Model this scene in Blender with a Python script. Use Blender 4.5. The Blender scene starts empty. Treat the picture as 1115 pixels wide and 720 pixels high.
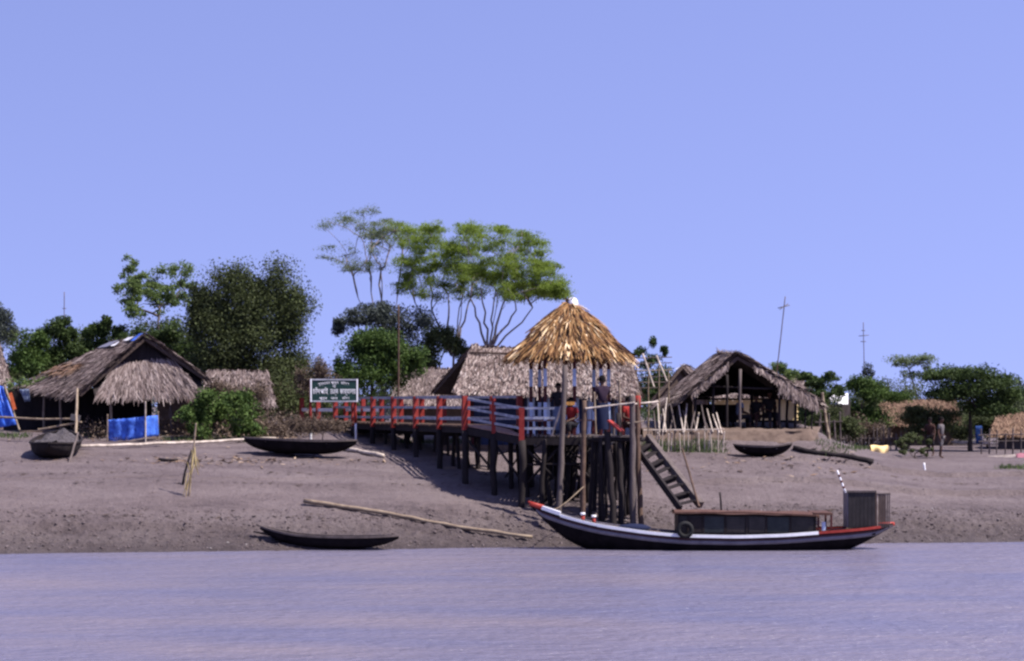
import bpy, math, random
import numpy as np
from mathutils import Vector as V, Matrix

# ---------------------------------------------------------------- camera, sky, sun, exposure
SC = bpy.context.scene
COL = SC.collection
F, HY, CX, CAMZ = 2256.0, 442.0, 557.5, 3.85      # focal length in photo pixels, horizon row, centre column, eye height
cam = bpy.data.cameras.new('camera')
cam.sensor_width = 36.0
cam.lens = 36.0 * F / 1115.0
cam.shift_y = (HY - 360.0) / 1115.0
cam.clip_start = 0.5
cam.clip_end = 6000
camo = bpy.data.objects.new('camera', cam)
camo.location = (0, 0, CAMZ)
camo.rotation_euler = (math.pi / 2, 0, 0)
COL.objects.link(camo)
SC.camera = camo

SUN = V((0.60, -0.22, 1.0)).normalized()          # direction towards the sun
world = bpy.data.worlds.new('World')
SC.world = world
world.use_nodes = True
nt = world.node_tree
nt.nodes.clear()
sky = nt.nodes.new('ShaderNodeTexSky')
sky.sky_type = 'NISHITA'
sky.sun_disc = False
sky.sun_elevation = math.asin(SUN.z)
sky.sun_rotation = math.atan2(SUN.x, SUN.y)
sky.altitude = 0
sky.air_density = 1.0
sky.dust_density = 0.2
sky.ozone_density = 3.0
tint = nt.nodes.new('ShaderNodeMix')
tint.data_type = 'RGBA'
tint.blend_type = 'MULTIPLY'
tint.inputs[0].default_value = 1.0
tint.inputs[7].default_value = (1.08, 0.785, 0.94, 1)
bg = nt.nodes.new('ShaderNodeBackground')
bg.inputs[1].default_value = 0.14
wo = nt.nodes.new('ShaderNodeOutputWorld')
geo = nt.nodes.new('ShaderNodeTexCoord')
lift = nt.nodes.new('ShaderNodeVectorMath'); lift.operation = 'ADD'; lift.inputs[1].default_value = (0, 0, 0.34)
nrmz = nt.nodes.new('ShaderNodeVectorMath'); nrmz.operation = 'NORMALIZE'
nt.links.new(geo.outputs['Generated'], lift.inputs[0]); nt.links.new(lift.outputs[0], nrmz.inputs[0]); nt.links.new(nrmz.outputs[0], sky.inputs[0])
nt.links.new(sky.outputs[0], tint.inputs[6])
nt.links.new(tint.outputs[2], bg.inputs[0])
nt.links.new(bg.outputs[0], wo.inputs[0])

sl = bpy.data.lights.new('sun', 'SUN')
sl.energy = 5.0
sl.angle = math.radians(0.5)
sl.color = (1.0, 0.93, 0.85)
so = bpy.data.objects.new('sun', sl)
so.rotation_euler = SUN.to_track_quat('Z', 'Y').to_euler()
so.location = (20, -20, 60)
COL.objects.link(so)
SC.view_settings.view_transform = 'Standard'
SC.view_settings.look = 'None'
SC.view_settings.gamma = 1.0
SC.view_settings.exposure = 0.9
SC.render.film_transparent = False
SC.cycles.use_denoising = True
SC.cycles.max_bounces = 6
SC.cycles.filter_width = 2.5

rnd = random.Random(7)
rng = np.random.default_rng(11)

# ---------------------------------------------------------------- helpers
def W(px, py, d):
    return V(((px - CX) / F * d, d, CAMZ - (py - HY) / F * d))
def WX(px, d): return (px - CX) / F * d
def WZ(py, d): return CAMZ - (py - HY) / F * d

def link(name, me, mat=None, parent=None):
    o = bpy.data.objects.new(name, me)
    COL.objects.link(o)
    if mat is not None and me is not None and len(me.materials) == 0:
        me.materials.append(mat)
    if parent is not None:
        o.parent = parent
    return o

def tag(o, label, cat, group=None, kind=None):
    if label: o['label'] = label
    if cat: o['category'] = cat
    if group: o['group'] = group
    if kind: o['kind'] = kind
    return o

def thing(name, label, cat, loc=(0, 0, 0), rotz=0.0, group=None):
    o = bpy.data.objects.new(name, None)
    COL.objects.link(o)
    o.empty_display_size = 0.2
    o.location = loc
    o.rotation_euler = (0, 0, rotz)
    return tag(o, label, cat, group)

def npmesh(name, verts, faces):
    verts = np.asarray(verts, dtype=np.float32).reshape(-1, 3)
    faces = np.asarray(faces, dtype=np.int32)
    k = faces.shape[1]
    me = bpy.data.meshes.new(name)
    me.vertices.add(len(verts))
    me.vertices.foreach_set('co', verts.ravel())
    me.loops.add(faces.size)
    me.loops.foreach_set('vertex_index', faces.ravel())
    me.polygons.add(len(faces))
    me.polygons.foreach_set('loop_start', np.arange(0, faces.size, k, dtype=np.int32))
    me.update(calc_edges=True)
    return me

class MB:
    """collects shapes for one mesh; world coordinates, shifted to the parent's origin when built"""
    def __init__(s):
        s.v = []; s.f = []
    def add(s, vs, fs):
        b = len(s.v)
        s.v.extend([tuple(p) for p in vs])
        s.f.extend([tuple(b + i for i in f) for f in fs])
        return s
    def box(s, c, sx, sy, sz, rot=None):
        pts = []
        for dz in (-.5, .5):
            for dx, dy in ((-.5, -.5), (.5, -.5), (.5, .5), (-.5, .5)):
                p = V((dx * sx, dy * sy, dz * sz))
                if rot is not None: p = rot @ p
                pts.append(V(c) + p)
        return s.add(pts, [(0, 3, 2, 1), (4, 5, 6, 7), (0, 1, 5, 4), (1, 2, 6, 5), (2, 3, 7, 6), (3, 0, 4, 7)])
    def tube(s, pts, rad, n=7, cap=True, squash=None):
        pts = [V(p) for p in pts]
        if not hasattr(rad, '__len__'): rad = [rad] * len(pts)
        b = len(s.v); m = len(pts)
        ref = None
        for i, p in enumerate(pts):
            t = (pts[min(i + 1, m - 1)] - pts[max(i - 1, 0)])
            if t.length < 1e-9: t = V((0, 0, 1))
            t.normalize()
            if ref is None:
                ref = V((1, 0, 0)) if abs(t.x) < .8 else V((0, 1, 0))
            a = (ref - t * ref.dot(t)).normalized()
            ref = a
            c = t.cross(a)
            for k in range(n):
                th = 2 * math.pi * k / n
                s.v.append(tuple(p + (a * math.cos(th) + c * math.sin(th)) * rad[i]))
        for i in range(m - 1):
            for k in range(n):
                k2 = (k + 1) % n
                s.f.append((b + i * n + k, b + i * n + k2, b + (i + 1) * n + k2, b + (i + 1) * n + k))
        if cap:
            s.f.append(tuple(b + k for k in reversed(range(n))))
            s.f.append(tuple(b + (m - 1) * n + k for k in range(n)))
        return s
    def beam(s, pts, w, h, up=V((0, 0, 1))):
        """rectangular section swept along a polyline; w sideways, h along up"""
        pts = [V(p) for p in pts]
        b = len(s.v); m = len(pts)
        for i, p in enumerate(pts):
            t = (pts[min(i + 1, m - 1)] - pts[max(i - 1, 0)]).normalized()
            sd = t.cross(up)
            sd = sd.normalized() if sd.length > 1e-6 else V((1, 0, 0))
            u = sd.cross(t).normalized()
            for a, c in ((-.5, -.5), (.5, -.5), (.5, .5), (-.5, .5)):
                s.v.append(tuple(p + sd * (a * w) + u * (c * h)))
        for i in range(m - 1):
            for k in range(4):
                k2 = (k + 1) % 4
                s.f.append((b + i * 4 + k, b + i * 4 + k2, b + (i + 1) * 4 + k2, b + (i + 1) * 4 + k))
        s.f.append((b + 3, b + 2, b + 1, b))
        e = b + (m - 1) * 4
        s.f.append((e, e + 1, e + 2, e + 3))
        return s
    def grid(s, rows, closed=False):
        b = len(s.v); n = len(rows[0])
        for r in rows: s.v.extend([tuple(p) for p in r])
        for i in range(len(rows) - 1):
            for k in range(n if closed else n - 1):
                k2 = (k + 1) % n
                s.f.append((b + i * n + k, b + i * n + k2, b + (i + 1) * n + k2, b + (i + 1) * n + k))
        return s
    def slab(s, A, B, C, D, th):
        """thick four-cornered plate, thickness below"""
        A, B, C, D = V(A), V(B), V(C), V(D)
        n = (B - A).cross(D - A).normalized()
        if n.z < 0: n = -n
        q = [A, B, C, D]
        return s.add(q + [p - n * th for p in q],
                     [(0, 1, 2, 3), (7, 6, 5, 4), (0, 4, 5, 1), (1, 5, 6, 2), (2, 6, 7, 3), (3, 7, 4, 0)])
    def build(s, name, mat, parent=None, smooth=False, label=None, cat=None, group=None, kind=None, bevel=0.0):
        me = bpy.data.meshes.new(name)
        off = V((0, 0, 0))
        if parent is not None:
            off = root_loc(parent)
        else:
            a = np.array(s.v)
            off = V(((a[:, 0].min() + a[:, 0].max()) / 2, (a[:, 1].min() + a[:, 1].max()) / 2, a[:, 2].min()))
        me.from_pydata([(x - off.x, y - off.y, z - off.z) for x, y, z in s.v], [], s.f)
        me.update()
        if smooth:
            me.polygons.foreach_set('use_smooth', [True] * len(me.polygons))
        o = link(name, me, mat, parent)
        if parent is None: o.location = off
        return tag(o, label, cat, group, kind)

def root_loc(o):
    p = V((0, 0, 0))
    while o is not None:
        p += V(o.location); o = o.parent
    return p

def npbuild(name, verts, faces, mat, parent=None, kind=None):
    verts = np.asarray(verts, dtype=np.float32).reshape(-1, 3)
    if parent is not None:
        off = root_loc(parent)
    else:
        off = V(((verts[:, 0].min() + verts[:, 0].max()) / 2, (verts[:, 1].min() + verts[:, 1].max()) / 2, verts[:, 2].min()))
    me = npmesh(name, verts - np.array(off, dtype=np.float32), faces)
    o = link(name, me, mat, parent)
    if parent is None: o.location = off
    if kind: o['kind'] = kind
    return o

# value noise for shapes
_lat = rng.random((256, 256))
def vnoise(x, y):
    x = np.asarray(x, float); y = np.asarray(y, float)
    xi = np.floor(x).astype(int); yi = np.floor(y).astype(int)
    fx = x - xi; fy = y - yi
    fx = fx * fx * (3 - 2 * fx); fy = fy * fy * (3 - 2 * fy)
    a = _lat[xi & 255, yi & 255]; b = _lat[(xi + 1) & 255, yi & 255]
    c = _lat[xi & 255, (yi + 1) & 255]; d = _lat[(xi + 1) & 255, (yi + 1) & 255]
    return (a * (1 - fx) + b * fx) * (1 - fy) + (c * (1 - fx) + d * fx) * fy - .5
def fbm(x, y, o=4):
    r = 0; a = 1.0
    for k in range(o):
        r = r + a * vnoise(x * 2 ** k + 17.3 * k, y * 2 ** k + 5.1 * k); a *= .5
    return r

# ---------------------------------------------------------------- materials
ALB = .55
def mat_new(name):
    m = bpy.data.materials.new(name)
    m.use_nodes = True
    n = m.node_tree
    b = n.nodes['Principled BSDF']
    return m, n, b
def ramp(n, cols, alb=None):
    r = n.nodes.new('ShaderNodeValToRGB')
    e = r.color_ramp.elements
    while len(e) < len(cols): e.new(0.5)
    for i, (p, c) in enumerate(cols):
        e[i].position = p
        k = alb if alb else (ALB if max(c) < .62 else 1.0)
        e[i].color = (c[0] * k, c[1] * k, c[2] * k, 1)
    return r
def noise(n, scale, detail=4, rough=.6, vec=None, stretch=None):
    t = n.nodes.new('ShaderNodeTexNoise')
    t.inputs['Scale'].default_value = scale
    t.inputs['Detail'].default_value = detail
    t.inputs['Roughness'].default_value = rough
    tc = n.nodes.new('ShaderNodeTexCoord')
    if stretch is not None:
        mp = n.nodes.new('ShaderNodeMapping')
        mp.inputs['Scale'].default_value = stretch
        n.links.new(tc.outputs['Object'], mp.inputs['Vector'])
        n.links.new(mp.outputs[0], t.inputs['Vector'])
    else:
        n.links.new(tc.outputs['Object'], t.inputs['Vector'])
    return t
def m_noise(name, cols, scale=6, rough=.85, bump=.0, bscale=None, stretch=None, detail=5, spec=.25):
    m, n, b = mat_new(name)
    t = noise(n, scale, detail, .65, stretch=stretch)
    r = ramp(n, cols)
    n.links.new(t.outputs[0], r.inputs[0])
    n.links.new(r.outputs[0], b.inputs['Base Color'])
    b.inputs['Roughness'].default_value = rough
    b.inputs['Specular IOR Level'].default_value = spec
    if bump:
        t2 = noise(n, bscale or scale * 3, 5, .7, stretch=stretch)
        bp = n.nodes.new('ShaderNodeBump')
        bp.inputs['Strength'].default_value = bump
        bp.inputs['Distance'].default_value = .02
        n.links.new(t2.outputs[0], bp.inputs['Height'])
        n.links.new(bp.outputs[0], b.inputs['Normal'])
    return m
def m_island(name, cols, scale=1.2, amount=.35, rough=.8, trans=0.0, spec=.2, alb=None):
    """colour differs from piece to piece (leaf, straw) and slowly over the whole"""
    m, n, b = mat_new(name)
    g = n.nodes.new('ShaderNodeNewGeometry')
    t = noise(n, scale, 3, .6)
    mx = n.nodes.new('ShaderNodeMath'); mx.operation = 'MULTIPLY_ADD'
    mx.inputs[1].default_value = amount * 2
    sub = n.nodes.new('ShaderNodeMath'); sub.operation = 'SUBTRACT'
    n.links.new(t.outputs[0], sub.inputs[0]); sub.inputs[1].default_value = .5
    n.links.new(sub.outputs[0], mx.inputs[0])
    n.links.new(g.outputs['Random Per Island'], mx.inputs[2])
    r = ramp(n, cols, alb)
    n.links.new(mx.outputs[0], r.inputs[0])
    n.links.new(r.outputs[0], b.inputs['Base Color'])
    b.inputs['Roughness'].default_value = rough
    b.inputs['Specular IOR Level'].default_value = spec
    if trans:
        out = n.nodes['Material Output']
        tr = n.nodes.new('ShaderNodeBsdfTranslucent')
        n.links.new(r.outputs[0], tr.inputs[0])
        ms = n.nodes.new('ShaderNodeMixShader')
        ms.inputs[0].default_value = trans
        n.links.new(b.outputs[0], ms.inputs[1])
        n.links.new(tr.outputs[0], ms.inputs[2])
        n.links.new(ms.outputs[0], out.inputs[0])
    return m
def g3(*a): return a

M = {}
# river mud: smooth drying mauve-grey silt with damp darker streaks
def mud():
    m, n, b = mat_new('mud')
    t1 = noise(n, .5, 6, .62, stretch=(.7, 1.8, 1))
    t2 = noise(n, 4.0, 6, .75)
    t3 = noise(n, 17.0, 3, .8)
    def mad(x, k, y):
        a = n.nodes.new('ShaderNodeMath'); a.operation = 'MULTIPLY_ADD'
        n.links.new(x, a.inputs[0]); a.inputs[1].default_value = k
        n.links.new(y, a.inputs[2])
        return a.outputs[0]
    h = mad(t3.outputs[0], .55, mad(t2.outputs[0], .55, t1.outputs[0]))
    r = ramp(n, [(.70, (.095, .070, .076)), (.95, (.208, .160, .164)), (1.08, (.262, .207, .210)), (1.0, (.315, .258, .256))])
    e = r.color_ramp.elements
    for i, p in enumerate((.34, .47, .56, .68)): e[i].position = p
    sc = n.nodes.new('ShaderNodeMath'); sc.operation = 'MULTIPLY'; sc.inputs[1].default_value = .48
    n.links.new(h, sc.inputs[0])
    n.links.new(sc.outputs[0], r.inputs[0])
    # the strip the tide has just left is wet and darker
    g = n.nodes.new('ShaderNodeNewGeometry'); sp = n.nodes.new('ShaderNodeSeparateXYZ')
    n.links.new(g.outputs['Position'], sp.inputs[0])
    mr = n.nodes.new('ShaderNodeMapRange'); mr.inputs[1].default_value = .0; mr.inputs[2].default_value = 1.1; mr.inputs[3].default_value = .46; mr.inputs[4].default_value = 1.0
    zz = mad(t2.outputs[0], .9, sp.outputs[2])
    of = n.nodes.new('ShaderNodeMath'); of.operation = 'SUBTRACT'; of.inputs[1].default_value = .45
    n.links.new(zz, of.inputs[0]); n.links.new(of.outputs[0], mr.inputs[0])
    mx = n.nodes.new('ShaderNodeMix'); mx.data_type = 'RGBA'; mx.blend_type = 'MULTIPLY'; mx.inputs[0].default_value = 1
    n.links.new(r.outputs[0], mx.inputs[6]); n.links.new(mr.outputs[0], mx.inputs[7])
    n.links.new(mx.outputs[2], b.inputs['Base Color'])
    b.inputs['Roughness'].default_value = .7
    b.inputs['Specular IOR Level'].default_value = .2
    bp = n.nodes.new('ShaderNodeBump'); bp.inputs['Strength'].default_value = 1.0; bp.inputs['Distance'].default_value = .10
    n.links.new(mad(t3.outputs[0], .5, t2.outputs[0]), bp.inputs['Height'])
    n.links.new(bp.outputs[0], b.inputs['Normal'])
    return m
M['mud'] = mud()
def water():
    m, n, b = mat_new('river_water')
    t = noise(n, .35, 3, .5, stretch=(.35, 1, 1))
    r = ramp(n, [(.3, (.205, .20, .32)), (.7, (.30, .255, .31))])
    n.links.new(t.outputs[0], r.inputs[0]); n.links.new(r.outputs[0], b.inputs['Base Color'])
    b.inputs['Roughness'].default_value = .27
    b.inputs['IOR'].default_value = 1.42
    w1 = noise(n, 1.3, 5, .62, stretch=(.45, 1, 1))
    w2 = noise(n, 5.0, 4, .6, stretch=(.6, 1, 1))
    ad = n.nodes.new('ShaderNodeMath'); ad.operation = 'MULTIPLY_ADD'
    n.links.new(w2.outputs[0], ad.inputs[0]); ad.inputs[1].default_value = .55
    n.links.new(w1.outputs[0], ad.inputs[2])
    bp = n.nodes.new('ShaderNodeBump'); bp.inputs['Strength'].default_value = 1.0; bp.inputs['Distance'].default_value = .24
    n.links.new(ad.outputs[0], bp.inputs['Height']); n.links.new(bp.outputs[0], b.inputs['Normal'])
    return m
M['water'] = water()
M['thatch_old'] = m_island('weathered_thatch', [(0, (.10, .07, .065)), (.35, (.22, .16, .15)), (.7, (.33, .255, .24)), (1, (.55, .45, .42))], .9, .25)
M['thatch_pale'] = m_island('pale_thatch', [(0, (.09, .06, .055)), (.3, (.23, .16, .145)), (.72, (.41, .32, .29)), (1, (.61, .51, .47))], 1.6, .3)
M['thatch_gold'] = m_island('golden_thatch', [(0, (.06, .028, .02)), (.28, (.19, .085, .035)), (.6, (.42, .215, .08)), (.88, (.55, .33, .15)), (1, (.85, .66, .42))], 1.8, .42)
M['thatch_orange'] = m_island('orange_thatch', [(0, (.13, .07, .05)), (.5, (.29, .17, .11)), (1, (.46, .31, .21))], .9, .25)
M['thatch_bed'] = m_noise('thatch_bed', [(.3, (.06, .042, .036)), (.7, (.17, .12, .10))], 9, .95, .6, 25)
M['earth'] = m_noise('earth', [(.3, (.14, .095, .075)), (.7, (.27, .195, .155))], 4, .95, .8, 14)
M['yellow_wall'] = m_noise('yellow_clay_wall', [(.3, (.64, .48, .24)), (.7, (.76, .60, .33))], 3, .9, .3, 12)
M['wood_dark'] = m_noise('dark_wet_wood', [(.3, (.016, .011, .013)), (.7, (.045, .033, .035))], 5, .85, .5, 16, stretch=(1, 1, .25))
M['wood_grey'] = m_noise('grey_weathered_wood', [(.3, (.10, .078, .074)), (.7, (.24, .19, .18))], 5, .85, .5, 16, stretch=(1, 1, .25))
M['wood_brown'] = m_noise('brown_wood', [(.3, (.10, .06, .045)), (.7, (.22, .135, .095))], 5, .8, .4, 16)
M['bamboo'] = m_noise('dry_bamboo', [(.3, (.28, .20, .14)), (.7, (.50, .39, .28))], 5, .6, .2, 18)
M['bamboo_pale'] = m_noise('bleached_bamboo', [(.3, (.36, .29, .24)), (.7, (.62, .53, .46))], 5, .6, .2, 18)
M['red_paint'] = m_noise('red_oxide_paint', [(.25, (.30, .026, .020)), (.5, (.40, .042, .032)), (.8, (.48, .080, .060))], 7, .6, .25, 22)
M['red_dark'] = m_noise('dark_red_paint', [(.25, (.085, .016, .018)), (.75, (.16, .028, .030))], 7, .65, .25, 22)
M['rail_paint'] = m_noise('blue_white_paint', [(.2, (.30, .31, .37)), (.5, (.46, .48, .56)), (.8, (.60, .61, .68))], 5, .55, .2, 20)
M['white_paint'] = m_noise('white_paint', [(.2, (.62, .62, .66)), (.75, (.82, .82, .84))], 5, .5, .15, 20)
M['blue_wall'] = m_noise('blue_boards', [(.3, (.030, .045, .12)), (.7, (.07, .10, .22))], 4, .7, .2, 20)
M['light_blue'] = m_noise('light_blue_paint', [(.3, (.36, .44, .62)), (.7, (.55, .64, .80))], 4, .6, .2, 20)
M['deck_red'] = m_noise('faded_red_planks', [(.3, (.46, .25, .20)), (.7, (.61, .40, .33))], 5, .8, .3, 18)
M['hull_black'] = m_noise('tarred_hull', [(.3, (.008, .006, .008)), (.7, (.022, .017, .020))], 4, .8, .3, 14, spec=.06)
M['hull_grey'] = m_noise('grey_hull_paint', [(.3, (.20, .18, .22)), (.7, (.34, .31, .36))], 4, .5, .2, 14)
M['hull_maroon'] = m_noise('maroon_hull_paint', [(.3, (.06, .022, .030)), (.7, (.11, .040, .052))], 4, .5, .2, 14)
M['bright_red'] = m_noise('bright_red_paint', [(.3, (.42, .040, .028)), (.7, (.60, .075, .05))], 6, .5, .15, 20)
M['rust_roof'] = m_noise('rusty_sheet', [(.3, (.10, .042, .03)), (.6, (.17, .085, .06)), (.8, (.34, .21, .15))], 3, .7, .3, 14)
M['cabin_dark'] = m_noise('dark_cabin_panel', [(.3, (.022, .018, .018)), (.7, (.06, .05, .048))], 4, .5, .2, 14)
M['teal'] = m_noise('teal_panel', [(.3, (.020, .026, .030)), (.7, (.042, .050, .055))], 4, .5, .2, 14)
M['rubber'] = m_noise('tyre_rubber', [(.3, (.012, .012, .013)), (.7, (.03, .03, .032))], 12, .8, .3, 30)
M['tarp_blue'] = m_noise('blue_tarp', [(.3, (.02, .08, .52)), (.7, (.06, .19, .78))], 5, .45, .3, 14)
def netmat():
    m, n, b = mat_new('blue_net')
    t = noise(n, 6, 4, .6)
    r = ramp(n, [(.3, (.02, .09, .61)), (.7, (.08, .22, .80))])
    n.links.new(t.outputs[0], r.inputs[0]); n.links.new(r.outputs[0], b.inputs['Base Color'])
    r2 = ramp(n, [(.36, (.6, .6, .6)), (.58, (1, 1, 1))], 1.0)
    t2 = noise(n, 2.6, 3, .6)
    n.links.new(t2.outputs[0], r2.inputs[0]); n.links.new(r2.outputs[0], b.inputs['Alpha'])
    b.inputs['Roughness'].default_value = .6
    return m
M['net_blue'] = netmat()
M['tarp_orange'] = m_noise('orange_strap', [(.3, (.50, .09, .03)), (.7, (.65, .15, .05))], 5, .6)
M['plastic_white'] = m_noise('white_plastic', [(.3, (.62, .60, .62)), (.7, (.80, .79, .80))], 5, .45)
M['plastic_grey'] = m_noise('grey_plastic', [(.3, (.20, .19, .24)), (.7, (.38, .36, .42))], 5, .45)
M['sign_green'] = m_noise('sign_green', [(.3, (.012, .045, .040)), (.7, (.02, .065, .055))], 4, .45)
M['net_grey'] = m_noise('fishing_net', [(.3, (.045, .038, .042)), (.7, (.16, .14, .155))], 12, .9, .8, 30)
M['straw'] = m_island('yellow_straw', [(0, (.42, .30, .10)), (1, (.70, .56, .26))], 2, .1)
M['debris'] = m_island('dry_leaf_litter', [(0, (.14, .085, .06)), (.5, (.36, .23, .15)), (1, (.58, .44, .33))], 2, .1)
M['sheet_yellow'] = m_noise('yellow_sheet', [(.3, (.72, .50, .20)), (.7, (.85, .66, .34))], 4, .7)
M['bark'] = m_noise('grey_bark', [(.3, (.10, .075, .07)), (.7, (.26, .21, .20))], 3, .9, .5, 12, stretch=(1, 1, .3))
M['bark_pale'] = m_noise('pale_bark', [(.3, (.24, .19, .18)), (.7, (.46, .39, .37))], 3, .9, .5, 12, stretch=(1, 1, .3))
M['bark_dark'] = m_noise('dark_bark', [(.3, (.035, .026, .022)), (.7, (.09, .068, .058))], 3, .9, .5, 12, stretch=(1, 1, .3))
M['metal'] = m_noise('aerial_metal', [(.3, (.14, .12, .13)), (.7, (.24, .21, .22))], 8, .5)
def leafmat(name, a, b, c, tr=.3):
    return m_island(name, [(0, a), (.5, b), (1, c)], .45, .35, .65, tr, .15, .8)
M['leaf_dark'] = leafmat('dark_leaves', (.050, .060, .027), (.075, .092, .038), (.11, .14, .052))
M['leaf_deep'] = leafmat('deep_green_leaves', (.028, .048, .017), (.056, .088, .027), (.10, .145, .045))
M['leaf_mid'] = leafmat('mid_green_leaves', (.038, .072, .018), (.072, .122, .030), (.115, .175, .045))
M['leaf_light'] = leafmat('light_green_leaves', (.08, .13, .04), (.14, .20, .065), (.21, .27, .10), .5)
M['leaf_spring'] = leafmat('bright_feathery_leaves', (.13, .19, .028), (.20, .28, .048), (.29, .38, .085), .55)
M['leaf_sparse'] = leafmat('thin_grey_green_leaves', (.12, .15, .08), (.17, .215, .105), (.23, .29, .14), .5)
M['leaf_blue'] = leafmat('bluish_dark_leaves', (.045, .055, .053), (.075, .090, .082), (.11, .13, .115))
M['leaf_dry'] = leafmat('dry_brown_leaves', (.07, .05, .04), (.14, .10, .075), (.22, .165, .125), .2)
M['flower'] = m_island('red_flower', [(0, (.55, .03, .03)), (1, (.75, .06, .06))], 2, .1)
M['grass'] = leafmat('bank_grass', (.045, .08, .025), (.085, .13, .045), (.14, .18, .07))
M['skin'] = m_noise('brown_skin', [(.3, (.11, .055, .038)), (.7, (.16, .082, .058))], 6, .6)
M['hair'] = m_noise('black_hair', [(.3, (.008, .007, .007)), (.7, (.02, .017, .017))], 20, .8, spec=.05)
def cloth(name, c):
    return m_noise(name, [(.3, tuple(x * .75 for x in c)), (.7, c)], 9, .9, .3, 30)
M['c_purple'] = cloth('dark_purple_cloth', (.045, .022, .050))
M['c_blue'] = cloth('blue_cloth', (.012, .02, .075))
M['c_blue2'] = cloth('mid_blue_cloth', (.03, .09, .32))
M['c_red'] = cloth('red_cloth', (.48, .035, .03))
M['c_lblue'] = cloth('pale_blue_cloth', (.26, .32, .48))
M['c_dark'] = cloth('charcoal_cloth', (.03, .026, .032))
M['c_grey'] = cloth('grey_cloth', (.20, .18, .19))
M['c_brown'] = cloth('brown_cloth', (.085, .035, .028))
M['c_white'] = cloth('white_cloth', (.62, .60, .62))
M['c_pink'] = cloth('pink_cloth', (.55, .22, .28))
M['c_orange'] = cloth('orange_cloth', (.62, .30, .08))

# ---------------------------------------------------------------- the setting: river bank and river
def yw(x):
    return 56.2 + .172 * np.clip(x, -60, 60)
def sstep(a, b, x):
    t = np.clip((x - a) / (b - a), 0, 1)
    return t * t * (3 - 2 * t)
SL = [-200, -60, -10, -3, 0, 1, 3, 5.5, 8, 10, 13, 16, 19, 30, 300, 4000]
ZL = [-9, -4, -1.1, -.38, 0, .33, .95, 1.60, 1.98, 2.22, 2.45, 2.65, 2.90, 2.95, 2.9, 2.9]
SR = [-200, -60, -10, -3, 0, 1, 3, 6, 10, 16, 26, 60, 300, 4000]
ZR = [-9, -4, -1.1, -.38, 0, .30, .78, 1.27, 1.62, 1.92, 2.06, 2.12, 2.6, 2.7]
def ground(x, y, detail=False):
    x = np.asarray(x, float); y = np.asarray(y, float)
    s = y - yw(x) + .5 * fbm(x * .22, y * .05 + 3, 3)
    zl = np.interp(s, SL, ZL); zr = np.interp(s, SR, ZR)
    t = sstep(9.5, 14.5, x - .05 * (y - 70))
    z = zl * (1 - t) + zr * t
    near = np.exp(-((y - 64) / 14.0) ** 4)
    z = z + near * .10 * fbm(x * .35, y * .5, 4) * sstep(-.5, 3, s)
    # small wave-cut ledges on the slope
    for s0, amp, x0, x1, f in ((5.4, .17, 4.5, 40, .5), (9.0, .17, 7, 40, .4), (1.55, .10, -40, 40, .7), (6.3, .05, -30, -3, .5), (11.0, .05, -16, -4, .5)):
        e = s0 + .9 * vnoise(x * f * .6 + s0, x * 0 + s0) + .16 * vnoise(x * 3 + s0, x * 0)
        mask = sstep(x0, x0 + 2, x) * (1 - sstep(x1 - 2, x1, x))
        z = z + mask * amp * (sstep(e, e + .07, s) - sstep(e - 1.2, e + 1.3, s))
    z = z + .36 * sstep(3.2, 4.2, x) * (1 - sstep(10.6, 12.2, x)) * sstep(68.35, 69.25, y + .25 * vnoise(x * 1.3, x * 0 + 9)) * (1 - sstep(76, 84, y))
    if detail:
        wet = np.exp(-((s - 1.2) / 1.5) ** 2)
        rough = .022 + .10 * wet + .02 * np.clip(fbm(x * .5, y * .8, 3) * 2, 0, 1)
        c = fbm(x * 4.2, y * 4.2, 4)
        z = z + near * rough * (np.abs(c) * 1.6 - .3) * sstep(-.6, .5, s)
        z = z + near * .012 * vnoise(x * 14, y * 14)
    return z
_gx = np.arange(-45, 45.01, .125); _gy = np.arange(50, 175.01, .125)
_HM = ground(*np.meshgrid(_gx, _gy)).tolist()
def gz(x, y):
    i = (x + 45) * 8; j = (y - 50) * 8
    i0 = min(max(int(i), 0), len(_gx) - 2); j0 = min(max(int(j), 0), len(_gy) - 2)
    a = min(max(i - i0, 0), 1); b = min(max(j - j0, 0), 1)
    r0_, r1_ = _HM[j0], _HM[j0 + 1]
    return (r0_[i0] * (1 - a) + r0_[i0 + 1] * a) * (1 - b) + (r1_[i0] * (1 - a) + r1_[i0 + 1] * a) * b
def gp(px, d, dz=0.0):
    x = WX(px, d)
    return V((x, d, gz(x, d) + dz))

def axis(a, b, step, lo, hi, g=1.25):
    c = list(np.arange(a, b + 1e-6, step))
    s = step; v = a; L = []
    while v > lo:
        s *= g; v -= s; L.append(v)
    s = step; v = b; R = []
    while v < hi:
        s *= g; v += s; R.append(v)
    return np.array(L[::-1] + c + R)
gx = axis(-17.5, 18.5, .075, -2500, 2500)
gy = axis(52.0, 71.0, .075, -60, 4000, 1.12)
XX, YY = np.meshgrid(gx, gy)
ZZ = ground(XX, YY, True)
verts = np.stack([XX, YY, ZZ], -1).reshape(-1, 3)
nx, ny = len(gx), len(gy)
idx = np.arange(nx * ny).reshape(ny, nx)
faces = np.stack([idx[:-1, :-1], idx[:-1, 1:], idx[1:, 1:], idx[1:, :-1]], -1).reshape(-1, 4)
me = npmesh('riverbank', verts, faces)
me.polygons.foreach_set('use_smooth', [True] * len(me.polygons))
tag(link('riverbank', me, M['mud']), None, None, None, 'structure')
wm = MB()
wm.add([(-2500, -300, 0), (2500, -300, 0), (2500, 90, 0), (-2500, 90, 0)], [(0, 1, 2, 3)])
tag(wm.build('river', M['water']), None, None, None, 'structure')

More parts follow.
